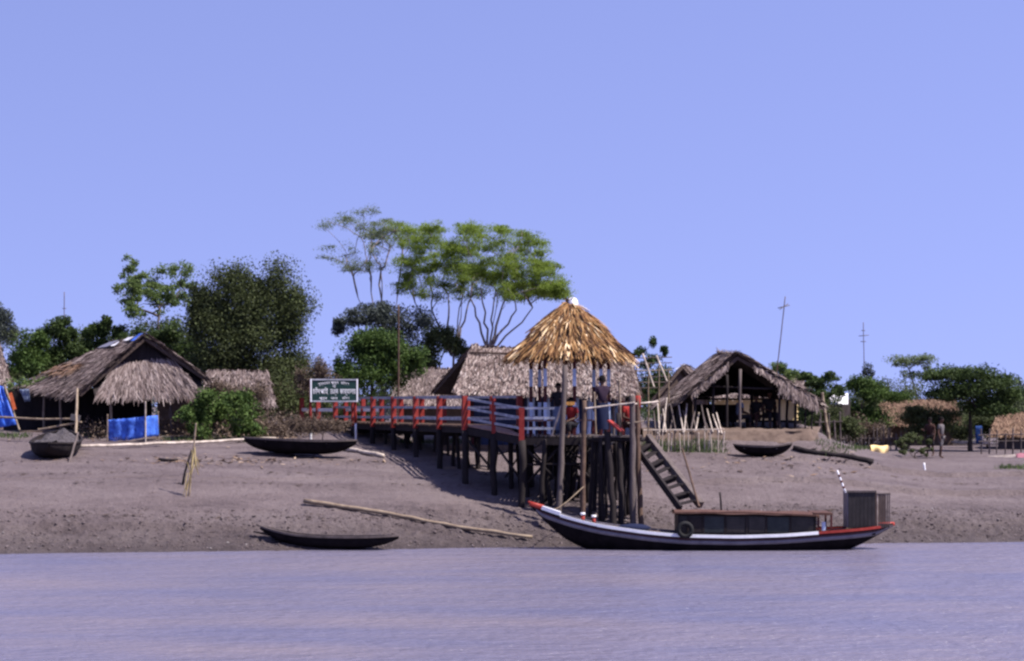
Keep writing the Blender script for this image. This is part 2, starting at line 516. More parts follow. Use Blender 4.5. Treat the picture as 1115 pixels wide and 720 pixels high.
# ---------------------------------------------------------------- thatch, leaves, poles
def norm(a):
    return a / np.maximum(np.linalg.norm(a, axis=-1, keepdims=True), 1e-9)
def thatch_patch(A, B, C, D, n, L=.4, w=.045, lift=.05, jit=.22, vmax=1.0, vmin=0.0):
    """loose palm-leaf strips laid down-slope over the patch A B (top) C D (bottom); returns verts, faces"""
    A, B, C, D = [np.array(p, float) for p in (A, B, C, D)]
    u = rng.random(n)[:, None]; v = (vmin + (vmax - vmin) * rng.random(n))[:, None]
    top = A * (1 - u) + B * u; bot = D * (1 - u) + C * u
    dn = norm(bot - top)
    p = top * (1 - v) + bot * v
    acr = norm((B - A) * (1 - v) + (C - D) * v + 1e-6)
    nn = norm(np.cross(dn, acr))
    nn = np.where(nn[:, 2:3] < -0.05, -nn, nn)
    a = rng.normal(0, jit, n)[:, None]
    d2 = norm(dn * np.cos(a) + acr * np.sin(a))
    sd = norm(np.cross(nn, d2))
    ln = (L * rng.uniform(.6, 1.35, n))[:, None]
    ww = (w * rng.uniform(.5, 1.4, n))[:, None] / 2
    h0 = (rng.uniform(.002, .02, n))[:, None]
    h1 = (lift * rng.uniform(.1, 1.4, n))[:, None]
    dr = np.zeros_like(p); dr[:, 2] = -1
    tw = (rng.normal(0, .5, n))[:, None]
    s2 = norm(sd + nn * tw)
    q0 = p - d2 * ln * .35 + nn * h0
    q1 = p + d2 * ln * .65 + nn * h1 + dr * (.12 * ln * rng.random(n)[:, None])
    m = (q0 + q1) / 2 + nn * (.25 * h1)
    vs = np.stack([q0 - sd * ww * .8, q0 + sd * ww * .8, m + s2 * ww, q1 + s2 * ww * .35, q1 - s2 * ww * .35, m - s2 * ww], 1)
    b = np.arange(n)[:, None] * 6
    f = np.stack([b + [0, 1, 2, 5], b + [5, 2, 3, 4]], 1).reshape(-1, 4)
    return vs.reshape(-1, 3), f
def join_np(parts):
    vs, fs, o = [], [], 0
    for v, f in parts:
        vs.append(v); fs.append(f + o); o += len(v)
    return np.concatenate(vs), np.concatenate(fs)
def leaf_cloud(cent, rad, n, L, w, up=.6, droop=.25):
    """n pointed leaves scattered as gaussian clumps about cent (k,3) with radii rad (k,3)"""
    k = len(cent)
    i = rng.integers(0, k, n)
    g = rng.normal(0, .55, (n, 3))
    g *= np.minimum(1.0, 1.25 / np.maximum(np.linalg.norm(g, axis=1, keepdims=True), .01))
    p = cent[i] + g * rad[i]
    d = rng.normal(0, 1, (n, 3)); d[:, 2] -= droop; d = norm(d)
    nn = rng.normal(0, 1, (n, 3)) * (1 - up) + np.array([0, 0, 1]) * up * 1.2
    sd = norm(np.cross(d, nn))
    ln = (L * rng.uniform(.6, 1.4, n))[:, None]; ww = (w * rng.uniform(.6, 1.4, n))[:, None] / 2
    vs = np.stack([p - d * ln / 2, p + sd * ww, p + d * ln / 2, p - sd * ww], 1).reshape(-1, 3)
    f = (np.arange(n)[:, None] * 4 + np.arange(4)[None, :])
    return vs, f
def subclumps(blobs, k, shell=.55, size=.30):
    """blobs: list of (centre, (rx,ry,rz)); returns k clump centres and radii in their volume"""
    vol = np.array([r[0] * r[2] for c, r in blobs]); vol = vol / vol.sum()
    ii = rng.choice(len(blobs), k, p=vol)
    C = np.array([tuple(blobs[i][0]) for i in ii]); R = np.array([blobs[i][1] for i in ii])
    d = norm(rng.normal(0, 1, (k, 3)))
    r = (rng.random(k) ** shell)[:, None]
    P = C + d * r * R * .85
    s = size * rng.uniform(.6, 1.3, k)[:, None]
    RR = R * s * 1.25
    return P, RR
def limb_path(a, b, sag=.0, wob=.12, n=5):
    a, b = V(a), V(b)
    L = (b - a).length
    out = []
    for i in range(n + 1):
        t = i / n
        p = a.lerp(b, t)
        k = math.sin(math.pi * t)
        p += V((rnd.gauss(0, 1), rnd.gauss(0, 1), rnd.gauss(0, .6))) * (wob * L * .12 * k)
        p.z += sag * L * k
        out.append(p)
    return out
def tree(name, label, cat, base_px, d, blobs_px, nleaf, L, w, leaf, bark='bark_dark', trunk_r=.16, fork_py=None, fork_px=None,
         nclump=60, nlimb=10, size=.30, up=.55, group=None, trunks=None, base_py=None, shell=.5, depth=.8):
    b = gp(base_px, d, -.1)
    if base_py is not None: b.z = WZ(base_py, d)
    root = thing(name, label, cat, b, 0, group)
    blobs = []
    for (px, py, rx, ry, *dd) in blobs_px:
        q = d + (dd[0] if dd else 0)
        k = q / F
        blobs.append((W(px, py, q), (rx * k, max(rx * k * depth, .3), ry * k)))
    P, RR = subclumps(blobs, nclump, shell, size)
    tm = MB()
    starts = trunks or [(base_px, fork_px or base_px, fork_py or (blobs_px[0][1] + blobs_px[0][3] * .6), 1.0)]
    nodes = []; minr = {}; tid = []; tops = []
    for ti, (bx, fx, fy, sc, *sy) in enumerate(starts):
        a = W(bx, sy[0], d) if sy else gp(bx, d, -.15)
        if base_py is not None: a.z = WZ(base_py, d) - .15
        f = W(fx, fy, d + rnd.uniform(-.4, .4))
        par = -1
        for qi, q in enumerate(limb_path(a, f, 0, .2, 6)):
            nodes.append([q, par]); par = len(nodes) - 1; tid.append(ti); minr[par] = trunk_r * sc * (1 - .085 * qi) * (.8 if len(starts) > 1 else .9)
        tops.append(f)
    low = min(n_[0].z for n_ in nodes) + .35 * (max(n_[0].z for n_ in nodes) - min(n_[0].z for n_ in nodes))
    tips = [V(P[i]) for i in rng.permutation(len(P))[:nlimb * 2]]
    cen = sum((n_[0] for n_ in nodes), V((0, 0, 0))) / len(nodes)
    tips.sort(key=lambda e: (e - cen).length)
    for e in tips:
        mine = min(range(len(tops)), key=lambda q_: abs(tops[q_].x - e.x) + .5 * abs(tops[q_].y - e.y) + abs(rnd.gauss(0, .6)))
        best = min((k for k in range(len(nodes)) if nodes[k][0].z > low and tid[k] == mine), key=lambda k: (nodes[k][0] - e).length + 1.2 * max(0, nodes[k][0].z - e.z + .25 * math.hypot(nodes[k][0].x - e.x, nodes[k][0].y - e.y)))
        par = best
        for q in limb_path(nodes[best][0], e, .05, .28, 4)[1:]:
            nodes.append([q, par]); par = len(nodes) - 1; tid.append(mine)
    kids = [[] for _ in nodes]
    for k, (q, p_) in enumerate(nodes):
        if p_ >= 0: kids[p_].append(k)
    rad_ = [0.0] * len(nodes)
    for k in range(len(nodes) - 1, -1, -1):
        rad_[k] = min(max(.011, (sum(rad_[c_] ** 2.2 for c_ in kids[k])) ** (1 / 2.2) * 1.02), trunk_r * .6)
        if k in minr: rad_[k] = minr[k]
    for k, (q, p_) in enumerate(nodes):
        if p_ >= 0:
            first = kids[p_][0] == k
            tm.tube([nodes[p_][0], q], [rad_[p_] if first else min(rad_[k] * 1.15, rad_[p_]), rad_[k]], 5, False)
    tm.build('trunk', M[bark], root, True)
    v, f = leaf_cloud(P, RR, int(nleaf * 2.1), L * .68, w * .68, up)
    npbuild('crown', v, f, M[leaf], root)
    return root
def pole(name, pts, r, mat, label, cat, group=None, nodes=True, parent=None, taper=.8):
    """a slightly crooked bamboo or wooden pole with swollen joints"""
    pts = [V(p) for p in pts]
    if len(pts) == 2 and not nodes:
        ln_ = (pts[1] - pts[0]).length
        pts = [pts[0], pts[0].lerp(pts[1], rnd.uniform(.35, .65)) + V((rnd.uniform(-1, 1), rnd.uniform(-1, 1), 0)) * ln_ * .008, pts[1]]
    out, rad = [], []
    tot = sum((pts[i + 1] - pts[i]).length for i in range(len(pts) - 1))
    acc = 0
    for i in range(len(pts) - 1):
        a, b = pts[i], pts[i + 1]
        L = (b - a).length
        k = max(2, min(14, int(L / .32)))
        for j in range(k + (1 if i == len(pts) - 2 else 0)):
            t = j / k
            p = a.lerp(b, t)
            T = (acc + L * t) / tot
            rr = r * (1 - (1 - taper) * T)
            wob = r * .16
            p = p + V((rnd.uniform(-1, 1), rnd.uniform(-1, 1), rnd.uniform(-1, 1))) * wob * (0 if j == 0 and i == 0 else 1)
            if nodes:
                ax = (b - a).normalized()
                e = min(.025, L / k * .2)
                out += [p - ax * e, p, p + ax * e]; rad += [rr, rr * 1.22, rr]
            else:
                out.append(p); rad.append(rr * rnd.uniform(.92, 1.08))
        acc += L
    m = MB().tube(out, rad, 6)
    return m.build(name, M[mat], parent, True, label if parent is None else None, cat if parent is None else None, group if parent is None else None)

def hut_roof(root, name_prefix, quads, mat, per_m2=70, L=.45, w=.05, lift=.06, jit=.22, th=.10, vmax=1.03):
    """each quad (A,B,C,D) is one slope: A,B on the ridge, C,D on the eave"""
    for A, B, C, D in quads:
        bm_ = MB(); nn_ = (B - A).cross(D - A).normalized()
        if nn_.z < 0: nn_ = -nn_
        gr_ = [[A.lerp(B, i / 8).lerp(D.lerp(C, i / 8), j / 8) for i in range(9)] for j in range(9)]
        bm_.grid(gr_); bm_.grid([[p - nn_ * th for p in reversed(r_)] for r_ in gr_])
        for ed in ([r_[0] for r_ in gr_], [r_[8] for r_ in gr_], gr_[0], gr_[8]):
            bm_.grid([ed, [p - nn_ * th for p in ed]])
        base = bm_.build('roof', M['thatch_bed'], root)
        area = ((B - A).cross(D - A).length + (C - B).cross(D - C).length) / 2
        v, f = thatch_patch(A, B, C, D, int(area * per_m2 * 4.6), L, w * .66, lift, jit, vmax)
        # ragged edge fringe
        v2, f2 = thatch_patch(D.lerp(A, .06), C.lerp(B, .06), C, D, int((C - D).length * 60), L * 1.1, w, lift * 1.3, jit * 1.4, 1.0, .3)
        v, f = join_np([(v, f), (v2, f2)])
        npbuild('thatch', v, f, M[mat], base, 'stuff')
def post(root, a, b, r, mat, name='post', n=7):
    a, b = V(a), V(b)
    pts = [a.lerp(b, t / 4) + V((rnd.uniform(-1, 1), rnd.uniform(-1, 1), 0)) * r * (.35 if 0 < t < 4 else 0) for t in range(5)]
    return MB().tube(pts, [r * rnd.uniform(.9, 1.1) for _ in pts], n).build(name, M[mat], root, True)

# ---------------------------------------------------------------- hut with the long left roof (left of the picture)
def left_hut():
    P = W(158, 367, 71.5); Q = W(121, 374, 78.9)
    ax = (Q - P); sdir = V((-ax.y, ax.x, 0)).normalized()     # towards the left eave
    if sdir.x > 0: sdir = -sdir
    root = thing('thatched_hut', 'weathered thatched hut with blue plastic on its ridge, dark open front, blue net beside it', 'hut',
                 (P.x, 75, gz(P.x, 75)))
    PL = P + sdir * 2.25; PL.z = 4.24
    QL = W(20, 420, 79.3)
    PR = P - sdir * 2.05; PR.z = 4.86
    QR = Q - sdir * 2.05; QR.z = 4.9
    hut_roof(root, '', [(P, Q, QL, PL)], 'thatch_old', 80)
    hut_roof(root, '', [(P, Q, QR, PR)], 'thatch_old', 60)
    # hanging thatch panel that closes the gable, set back under the verge
    bk = ax.normalized() * .34
    zb = WZ(432, 71.7)
    gl = P.lerp(PL, .78) + bk; gr = P.lerp(PR, .97) + bk
    tl = P.lerp(PL, .46) + bk - V((0, 0, .12)); tr = P.lerp(PR, .50) + bk - V((0, 0, .12))
    bl = V((gl.x, gl.y, zb)); br = V((gr.x, gr.y, zb))
    fwd = -ax.normalized() * .62
    g = MB()
    tri = [P + bk - V((0, 0, .06)), gl - V((0, 0, .08)), bl + fwd, br + fwd, gr - V((0, 0, .08))]
    n = len(tri)
    g.add(tri + [p + ax.normalized() * .08 for p in tri], [tuple(range(n)), tuple(range(2 * n - 1, n - 1, -1))] + [(i, (i + 1) % n, n + (i + 1) % n, n + i) for i in range(n)])
    gp_ = g.build('gable', M['wood_dark'], root)  # dark bed, bare above the thatch, paints in the shadow under the peak
    parts = [thatch_patch(tl + fwd * .3, tr + fwd * .3, br + fwd * 1.15, bl + fwd * 1.15, 2300, .40, .036, .05, .22)]
    v, f = join_np(parts)
    npbuild('thatch', v, f, M['thatch_old'], gp_, 'stuff')
    # verge ropes of thick straw along the gable edge
    for e in (PL, PR):
        a = P + V((0, 0, .05)) - bk * .15; b = e + V((0, 0, .03)) - bk * .15
        v, f = thatch_patch(a + V((0, -.02, .05)), a + bk * .6 + V((0, 0, .05)), b + bk * .6, b + V((0, -.02, 0)), 420, .5, .05, .07, .12)
        npbuild('verge', v, f, M['thatch_old'], root, 'stuff')
    # walls and posts
    fl = gz(P.x, 74) + .02
    inner = MB()
    A = P.lerp(PR, .90) + bk * 2.2; B = P.lerp(PL, .92) + bk * 2.2
    inner.box(((QL.x + QR.x) / 2 - .3, 78.3, 3.55), 5.6, .12, 1.9).build('back_wall', M['wood_dark'], root)  # wall coloured dark to deepen the shade inside the open front
    MB().add([(A.x, A.y, fl - .2), (A.x - 1.2, A.y - .42, fl - .2), (A.x - 1.2, A.y - .42, zb + .1), (A.x, A.y, zb + .1),
              (A.x - .05, A.y + .15, fl - .2), (A.x - 1.25, A.y - .27, fl - .2), (A.x - 1.25, A.y - .27, zb + .1), (A.x - .05, A.y + .15, zb + .1)],
             [(0, 1, 2, 3), (7, 6, 5, 4), (0, 4, 5, 1), (1, 5, 6, 2), (2, 6, 7, 3), (3, 7, 4, 0)]).build('front_wall', M['earth'], root)
    MB().add([(A.x + .02, A.y + .05, fl - .2), (QR.x, QR.y - .5, fl - .2), (QR.x, QR.y - .5, 4.8), (A.x + .02, A.y + .05, 4.8)], [(0, 1, 2, 3)]).build('side_wall', M['earth'], root)
    for px, d in ((121, 71.2), (66, 73.6), (48, 75.6), (186, 72.0), (213, 72.6)):
        x = WX(px, d)
        post(root, (x, d, gz(x, d) - .2), (x, d, 4.4), .045, 'bamboo' if px < 150 else 'wood_grey')
    # plinth of beaten earth
    MB().box((P.x - 1.2, 75.3, fl - .12), 6.6, 6.2, .34).build('plinth', M['earth'], root)
    # plastic sheets tied over the ridge
    nrm = (P - Q).cross(PL - P).normalized()
    if nrm.z < 0: nrm = -nrm
    def patch(t0, t1, s0, s1, mat, name):
        def q(t, s): 
            return P.lerp(Q, t) + (PL.lerp(QL, t) - P.lerp(Q, t)) * s + nrm * (.10 + .03 * rnd.random())
        rows = [[q(t0 + (t1 - t0) * i / 4, s0 + (s1 - s0) * j / 3) for j in range(4)] for i in range(5)]
        MB().grid(rows).build(name, M[mat], root, True)
    patch(.02, .16, -.03, .10, 'tarp_blue', 'blue_sheet')
    patch(.22, .42, .0, .07, 'plastic_white', 'white_sheet')
    patch(.60, .92, .03, .16, 'plastic_grey', 'grey_sheet')
    patch(.46, .56, .08, .16, 'plastic_white', 'white_sheet')
    v, f = thatch_patch(P.lerp(Q, .45) + (PL.lerp(QL, .45) - P.lerp(Q, .45)) * .55 + nrm * .1, P.lerp(Q, .95) + (PL.lerp(QL, .95) - P.lerp(Q, .95)) * .5 + nrm * .1,
                        P.lerp(Q, .95) + (PL.lerp(QL, .95) - P.lerp(Q, .95)) * .75 + nrm * .1, P.lerp(Q, .4) + (PL.lerp(QL, .4) - P.lerp(Q, .4)) * .75 + nrm * .1, 160, .4, .06, .06, .4)
    npbuild('straw_patch', v, f, M['thatch_orange'], root, 'stuff')
    # creeper on the low eave
    c = np.array([tuple(W(px, py, 77.5)) for px, py in ((22, 417), (32, 418), (42, 417), (50, 415), (58, 414), (12, 419))])
    v, f = leaf_cloud(c, np.full((6, 3), .22), 420, .13, .09, .5)
    npbuild('creeper', v, f, M['leaf_light'], root, 'stuff')
left_hut()

def simple_hut(label, ridge, eave_l, eave_r, mat, wall='earth', wallspec=None, per=70, loc=None, gable='thatch_bed'):
    """ridge (A,B); front eave (D,C); back eave (E,Fb)"""
    A, B = ridge; D, C = eave_l; E, Fb = eave_r
    mid = (A + B) / 2
    root = thing('thatched_hut', label, 'hut', (mid.x, mid.y, gz(mid.x, mid.y)))
    hut_roof(root, '', [(A, B, C, D), (A, B, Fb, E)], mat, per)
    for top, p, q in ((A, D, E), (B, C, Fb)):
        ins = (B - A).normalized() * (.25 if top is A else -.25)
        t = top + ins - V((0, 0, .12)); a = p.lerp(top, .06) + ins - V((0, 0, .1)); b = q.lerp(top, .06) + ins - V((0, 0, .1))
        th = ins.normalized() * .06
        MB().add([t, a, b, t + th, a + th, b + th], [(0, 1, 2), (5, 4, 3), (0, 3, 4, 1), (1, 4, 5, 2), (2, 5, 3, 0)]).build('gable', M[gable], root)
    # four walls of the body, inside the eaves
    cs = [D.lerp(Fb, .10), C.lerp(E, .10), Fb.lerp(D, .10), E.lerp(C, .10)]
    zt = min(D.z, C.z) + .15
    for i in range(4):
        a, b = cs[i], cs[(i + 1) % 4]
        ga, gb = gz(a.x, a.y) - .2, gz(b.x, b.y) - .2
        nrm = V((b.y - a.y, -(b.x - a.x), 0)).normalized() * .1
        MB().add([(a.x, a.y, ga), (b.x, b.y, gb), (b.x, b.y, zt), (a.x, a.y, zt), (a.x - nrm.x, a.y - nrm.y, ga), (b.x - nrm.x, b.y - nrm.y, gb), (b.x - nrm.x, b.y - nrm.y, zt), (a.x - nrm.x, a.y - nrm.y, zt)],
                 [(0, 1, 2, 3), (7, 6, 5, 4), (0, 4, 5, 1), (1, 5, 6, 2), (2, 6, 7, 3), (3, 7, 4, 0)]).build('wall', M[wall], root)
    return root
# pale hut at the left edge
simple_hut('pale thatched hut cut off by the left edge of the picture', (W(-75, 370, 84), W(-2, 372, 84)), (W(-80, 416, 81.5), W(12, 416, 81.5)),
           (W(-80, 416, 87), W(12, 412, 87)), 'thatch_pale')
# low thatched hut behind the flowering shrub
simple_hut('low pale thatched hut half hidden behind the red-flowered shrub', (W(226, 404, 80), W(292, 405, 80)), (W(218, 441, 77.5), W(300, 441, 77.5)),
           (W(218, 436, 82.5), W(300, 436, 82.5)), 'thatch_old')
# thatched hut behind the walkway rail
simple_hut('small brown thatched hut between the bushes and the long hut', (W(432, 402, 84), W(520, 402, 84)), (W(425, 440, 81.5), W(520, 440, 81.5)),
           (W(425, 436, 86.5), W(520, 436, 86.5)), 'thatch_old')

# ---------------------------------------------------------------- long hut behind the pavilion
def long_hut():
    A = W(515, 378, 71); B = W(686, 384, 70.4)
    D = W(496, 427, 68); C = W(697, 432, 67.0)
    E = W(472, 427, 74); Fb = W(700, 430, 73.5)
    root = thing('thatched_hut', 'long thatched hut with blue walls behind the golden pavilion roof', 'hut', (1, 71, gz(1, 71)))
    hut_roof(root, '', [(A, B, C, D), (A, B, Fb, E)], 'thatch_pale', 90, .40, .068, .07, .16)
    # ridge pole and cap
    k0, k1 = A.lerp(D, .20), B.lerp(C, .10)
    up = V((0, -.08, .10))
    MB().tube([k0 + up, (k0 + k1) / 2 + up + V((0, 0, -.03)), k1 + up], .035, 6).build('ridge_pole', M['wood_brown'], root, True)
    # open gable at the left, its shade put in as a dark sheet set inside
    ins = (B - A).normalized() * .5
    t = A + ins - V((0, 0, .12)); a = D.lerp(A, .05) + ins - V((0, 0, .1)); b = E.lerp(A, .05) + ins - V((0, 0, .1))
    th = ins.normalized() * .06
    MB().add([t, a, b, t + th, a + th, b + th], [(0, 1, 2), (5, 4, 3), (0, 3, 4, 1), (1, 4, 5, 2), (2, 5, 3, 0)]).build('gable', M['wood_dark'], root)
    v, f = thatch_patch(A + V((-.02, 0, .06)), A + V((.15, 0, .06)), D + V((.15, 0, .05)), D + V((-.04, 0, .05)), 340, .4, .05, .06, .15)
    npbuild('verge', v, f, M['thatch_pale'], root, 'stuff')
    v, f = thatch_patch(A + V((-.02, 0, .06)), A + V((.15, 0, .06)), E + V((.15, 0, .05)), E + V((-.04, 0, .05)), 340, .4, .05, .06, .15)
    npbuild('verge', v, f, M['thatch_old'], root, 'stuff')
    # blue plank wall, planks one by one
    zf = gz(0, 69)
    x = D.x + .35; i = 0
    while x < C.x - .3:
        wd = .24
        MB().box((x + wd / 2, 69.0 + .01 * (i % 2), (zf + 4.5) / 2), wd - .012, .03, 4.5 - zf + .4).build('plank', M['blue_wall'] if i % 7 else M['red_dark'], root)
        x += wd; i += 1
    MB().box(((D.x + C.x) / 2, 72.7, 3.6), C.x - D.x - .9, .06, 2.0).build('back_wall', M['blue_wall'], root)
    MB().box((D.x + .2, 70.9, 3.6), .06, 3.6, 2.0).build('side_wall', M['wood_dark'], root)
    for px, m in ((576, 'light_blue'), (580, 'light_blue'), (597, 'light_blue'), (628, 'light_blue'), (641, 'light_blue'), (668, 'wood_grey'), (541, 'blue_wall'), (512, 'wood_dark')):
        x = WX(px, 68.4)
        post(root, (x, 68.4, zf - .3), (x, 68.4, 4.35), .075 if m == 'light_blue' else .05, m)
    MB().box((1, 70.6, zf - .05), 6.6, 4.6, .4).build('plinth', M['earth'], root)
long_hut()

# ---------------------------------------------------------------- open meeting hut on the right, on an earth plinth
def open_hut():
    P = W(803, 388, 70); Q = W(782, 385, 77.5)
    PL = W(752, 430, 69.6); QL = W(717, 438, 76.8)
    PR = W(889, 438, 70.4); QR = W(868, 438, 77.6)
    fl = WZ(467, 70.5)
    root = thing('thatched_hut', 'open thatched hut with ragged roof on an earth plinth, people seated inside', 'hut', (8, 73.5, gz(8, 73)))
    hut_roof(root, '', [(P, Q, QL, PL)], 'thatch_old', 85, .6, .05, .09, .2, .10)
    hut_roof(root, '', [(P, Q, QR, PR)], 'thatch_old', 85, .55, .05, .08, .25, .10)
    # thick verge and the drooping fringe at the gable
    for e, nn in ((PL, 520), (PR, 620)):
        a = P + V((0, -.05, .08)); b = e + V((0, -.05, .05))
        v, f = thatch_patch(a, a + V((0, .4, 0)), b + V((0, .4, 0)), b, nn, .55, .055, .12, .25)
        v2, f2 = thatch_patch(P.lerp(e, .2) + V((0, -.06, .0)), e.lerp(P, .02) + V((0, -.06, 0)), e.lerp(P, .02) + V((0, -.1, -.10)), P.lerp(e, .2) + V((0, -.1, -.10)), 240, .2, .05, .04, .35)
        v, f = join_np([(v, f), (v2, f2)])
        npbuild('verge', v, f, M['thatch_old'], root, 'stuff')
    # tufts sticking up from the ridge
    m = MB()
    for i in range(26):
        t = rnd.random()
        p = P.lerp(Q, t)
        dx = V((rnd.gauss(0, .12), rnd.gauss(0, .05), rnd.uniform(.08, .24)))
        m.tube([p, p + dx], [.02, .006], 4)
    m.build('ridge_tuft', M['thatch_old'], root, kind='stuff')
    # posts
    for px, d, top in ((757, 69.9, 428), (777, 70.2, 414), (791.5, 70.0, 408), (806, 69.9, 402), (819, 73, 420), (823.5, 74, 420), (831, 74.5, 420), (843, 73, 420),
                       (849, 70.3, 418), (857, 71.5, 428), (866, 70.4, 430), (877, 70.5, 434), (884, 70.6, 437), (728, 74.5, 438), (735, 73.4, 436), (742, 72, 434)):
        x = WX(px, d)
        post(root, (x, d, gz(x, d) - .2), (x, d, WZ(top, d)), .05 if px not in (877, 884, 735) else .03, 'wood_dark' if px not in (806, 728) else 'wood_grey')
    for a, b in ((W(757, 420, 70.0), W(884, 424, 70.5)), (W(740, 434, 76.5), W(872, 434, 77.0))):
        MB().tube([a, (a + b) / 2 + V((0, 0, -.03)), b], .04, 6).build('beam', M['wood_dark'], root, True)
    # dark mat walls at the left side and part of the back
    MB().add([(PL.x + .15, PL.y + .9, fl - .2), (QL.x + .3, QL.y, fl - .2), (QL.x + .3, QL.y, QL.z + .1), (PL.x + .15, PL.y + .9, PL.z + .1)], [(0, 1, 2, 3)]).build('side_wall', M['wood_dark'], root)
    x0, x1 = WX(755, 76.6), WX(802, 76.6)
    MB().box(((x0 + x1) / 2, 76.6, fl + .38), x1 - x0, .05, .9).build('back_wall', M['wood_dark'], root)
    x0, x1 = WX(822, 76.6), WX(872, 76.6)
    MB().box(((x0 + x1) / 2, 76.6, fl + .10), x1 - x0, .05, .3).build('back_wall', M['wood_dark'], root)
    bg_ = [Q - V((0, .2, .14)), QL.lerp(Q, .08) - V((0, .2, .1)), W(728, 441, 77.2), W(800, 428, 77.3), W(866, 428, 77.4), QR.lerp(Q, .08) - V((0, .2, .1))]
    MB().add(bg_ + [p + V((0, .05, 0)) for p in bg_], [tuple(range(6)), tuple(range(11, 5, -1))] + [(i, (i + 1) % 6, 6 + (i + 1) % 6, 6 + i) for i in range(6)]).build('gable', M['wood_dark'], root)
    # benches
    for px0, px1, d in ((812, 848, 71.5), (795, 846, 74.0)):
        a, b = WX(px0, d), WX(px1, d)
        bn = MB().box(((a + b) / 2, d, fl + .40), b - a, .3, .05)
        for x in (a + .1, b - .1): bn.box((x, d, fl + .17), .06, .25, .44)
        bn.build('bench', M['wood_dark'], root)
    # plinth with a worn irregular face
    rows = []
    prof = [(-.45, -.34), (-.30, -.24), (-.22, -.17), (-.13, -.12), (-.06, -.05), (-.015, .06), (0, .25), (0, 8.6)]
    for j, (zz, dy) in enumerate(prof):
        r = []
        for i in range(110):
            px = 700 + (898 - 700) * i / 109
            x = WX(px, 69.4)
            n1 = float(fbm(np.array(x * 1.1), np.array(j * .35), 3)); n2 = float(fbm(np.array(x * 5.0), np.array(j * .9 + 4), 3))
            y = 69.4 + dy + (.22 * n1 + .10 * n2 + (1.4 * max(0, (px - 880) / 18) ** 2) if j < 7 else 0)
            r.append((x + .0025 * (i - 55) * (dy if j == 7 else 0), y, fl + zz + (.07 * n2 + .05 * n1 - .2 * max(0, (px - 884) / 14) if j < 7 else 0)))
        rows.append(r)
    MB().grid(rows).build('plinth', M['earth'], root, True)
    # heavy drooping thatch at the low right end
    e0, e1 = P.lerp(PR, .52) + V((0, -.08, .0)), PR + V((0, -.08, 0))
    v, f = thatch_patch(e0, e1, e1 + V((0, -.05, -.16)), e0 + V((0, -.05, -.30)), 420, .34, .045, .05, .3)
    npbuild('fringe', v, f, M['thatch_old'], root, 'stuff')
    # leaning sticks along the left side
    for px0, py0, px1, py1 in ((716, 440, 718, 470), (722, 446, 725, 470), (730, 440, 736, 470), (744, 448, 750, 472), (757, 446, 752, 470), (763, 438, 769, 470), (770, 446, 776, 470), (776, 452, 783, 471), (726, 434, 722, 470), (720, 452, 716, 472), (733, 452, 729, 471), (739, 442, 744, 471), (748, 440, 745, 470), (754, 452, 759, 472), (761, 450, 757, 471), (767, 455, 772, 472), (712, 448, 714, 471), (780, 450, 786, 472)):
        a = W(px0, py0, 69.9); b = W(px1, py1, 69.3)
        pole('stick', [b, a], .028, 'bamboo_pale' if rnd.random() < .5 else 'wood_grey', None, None, None, True, root)
open_hut()

# yellow-walled house seen through the open hut
simple_hut('brown thatched house with sunlit yellow wall, seen through the open hut', (W(770, 409, 86), W(874, 409, 86)), (W(764, 431, 84.6), W(880, 431, 84.6)),
           (W(764, 430, 88.5), W(880, 430, 88.5)), 'thatch_old', 'yellow_wall')
# small dark roof with a white cap
simple_hut('small dark hut with a white sheet on its ridge beside the bamboo frame', (W(742, 399, 82), W(752, 401, 86)), (W(716, 430, 81.5), W(728, 430, 86)),
           (W(770, 430, 82.5), W(776, 430, 86.5)), 'thatch_old')
c0 = W(748, 400, 82.4)
m = MB(); rows = []
for i in range(6):
    rows.append([c0 + V((-.45 + .18 * i, -.25 + .2 * j, .14 - abs(i - 2.2) * .10 + rnd.uniform(-.02, .02))) for j in range(4)])
m.grid(rows).build('plastic_sheet', M['plastic_white'], None, True, 'white plastic sheet over the small dark hut ridge', 'sheet')

# bamboo roof frame between the long hut and the open hut
fr = thing('bamboo_scaffold', 'bare bamboo roof frame standing between the long hut and the open hut', 'scaffold', gp(710, 72))
def fpole(a, b, r=.03, mat='bamboo'):
    pole('pole', [a, b], r, mat, None, None, None, True, fr)
for px, top in ((706, 396), (717.5, 398), (693, 400), (728, 402)):
    a = gp(px, 72, -.1); b = V((a.x, 72, WZ(top, 72)))
    fpole(a, b)
for py, r in ((390, .022), (396, .02), (404, .025), (411, .02), (417, .03), (423, .022)):
    fpole(W(690, py, 72.2), W(731, py - 1, 72.4), r, 'wood_grey' if py != 404 else 'bamboo')
fpole(W(700, 386, 71.8), W(712, 421, 71.5), .035, 'bamboo_pale')
fpole(W(715, 388, 71.8), W(726, 415, 71.5), .035, 'bamboo_pale')
fpole(W(690, 441, 71.6), W(716, 437, 71.6), .03, 'bamboo_pale')

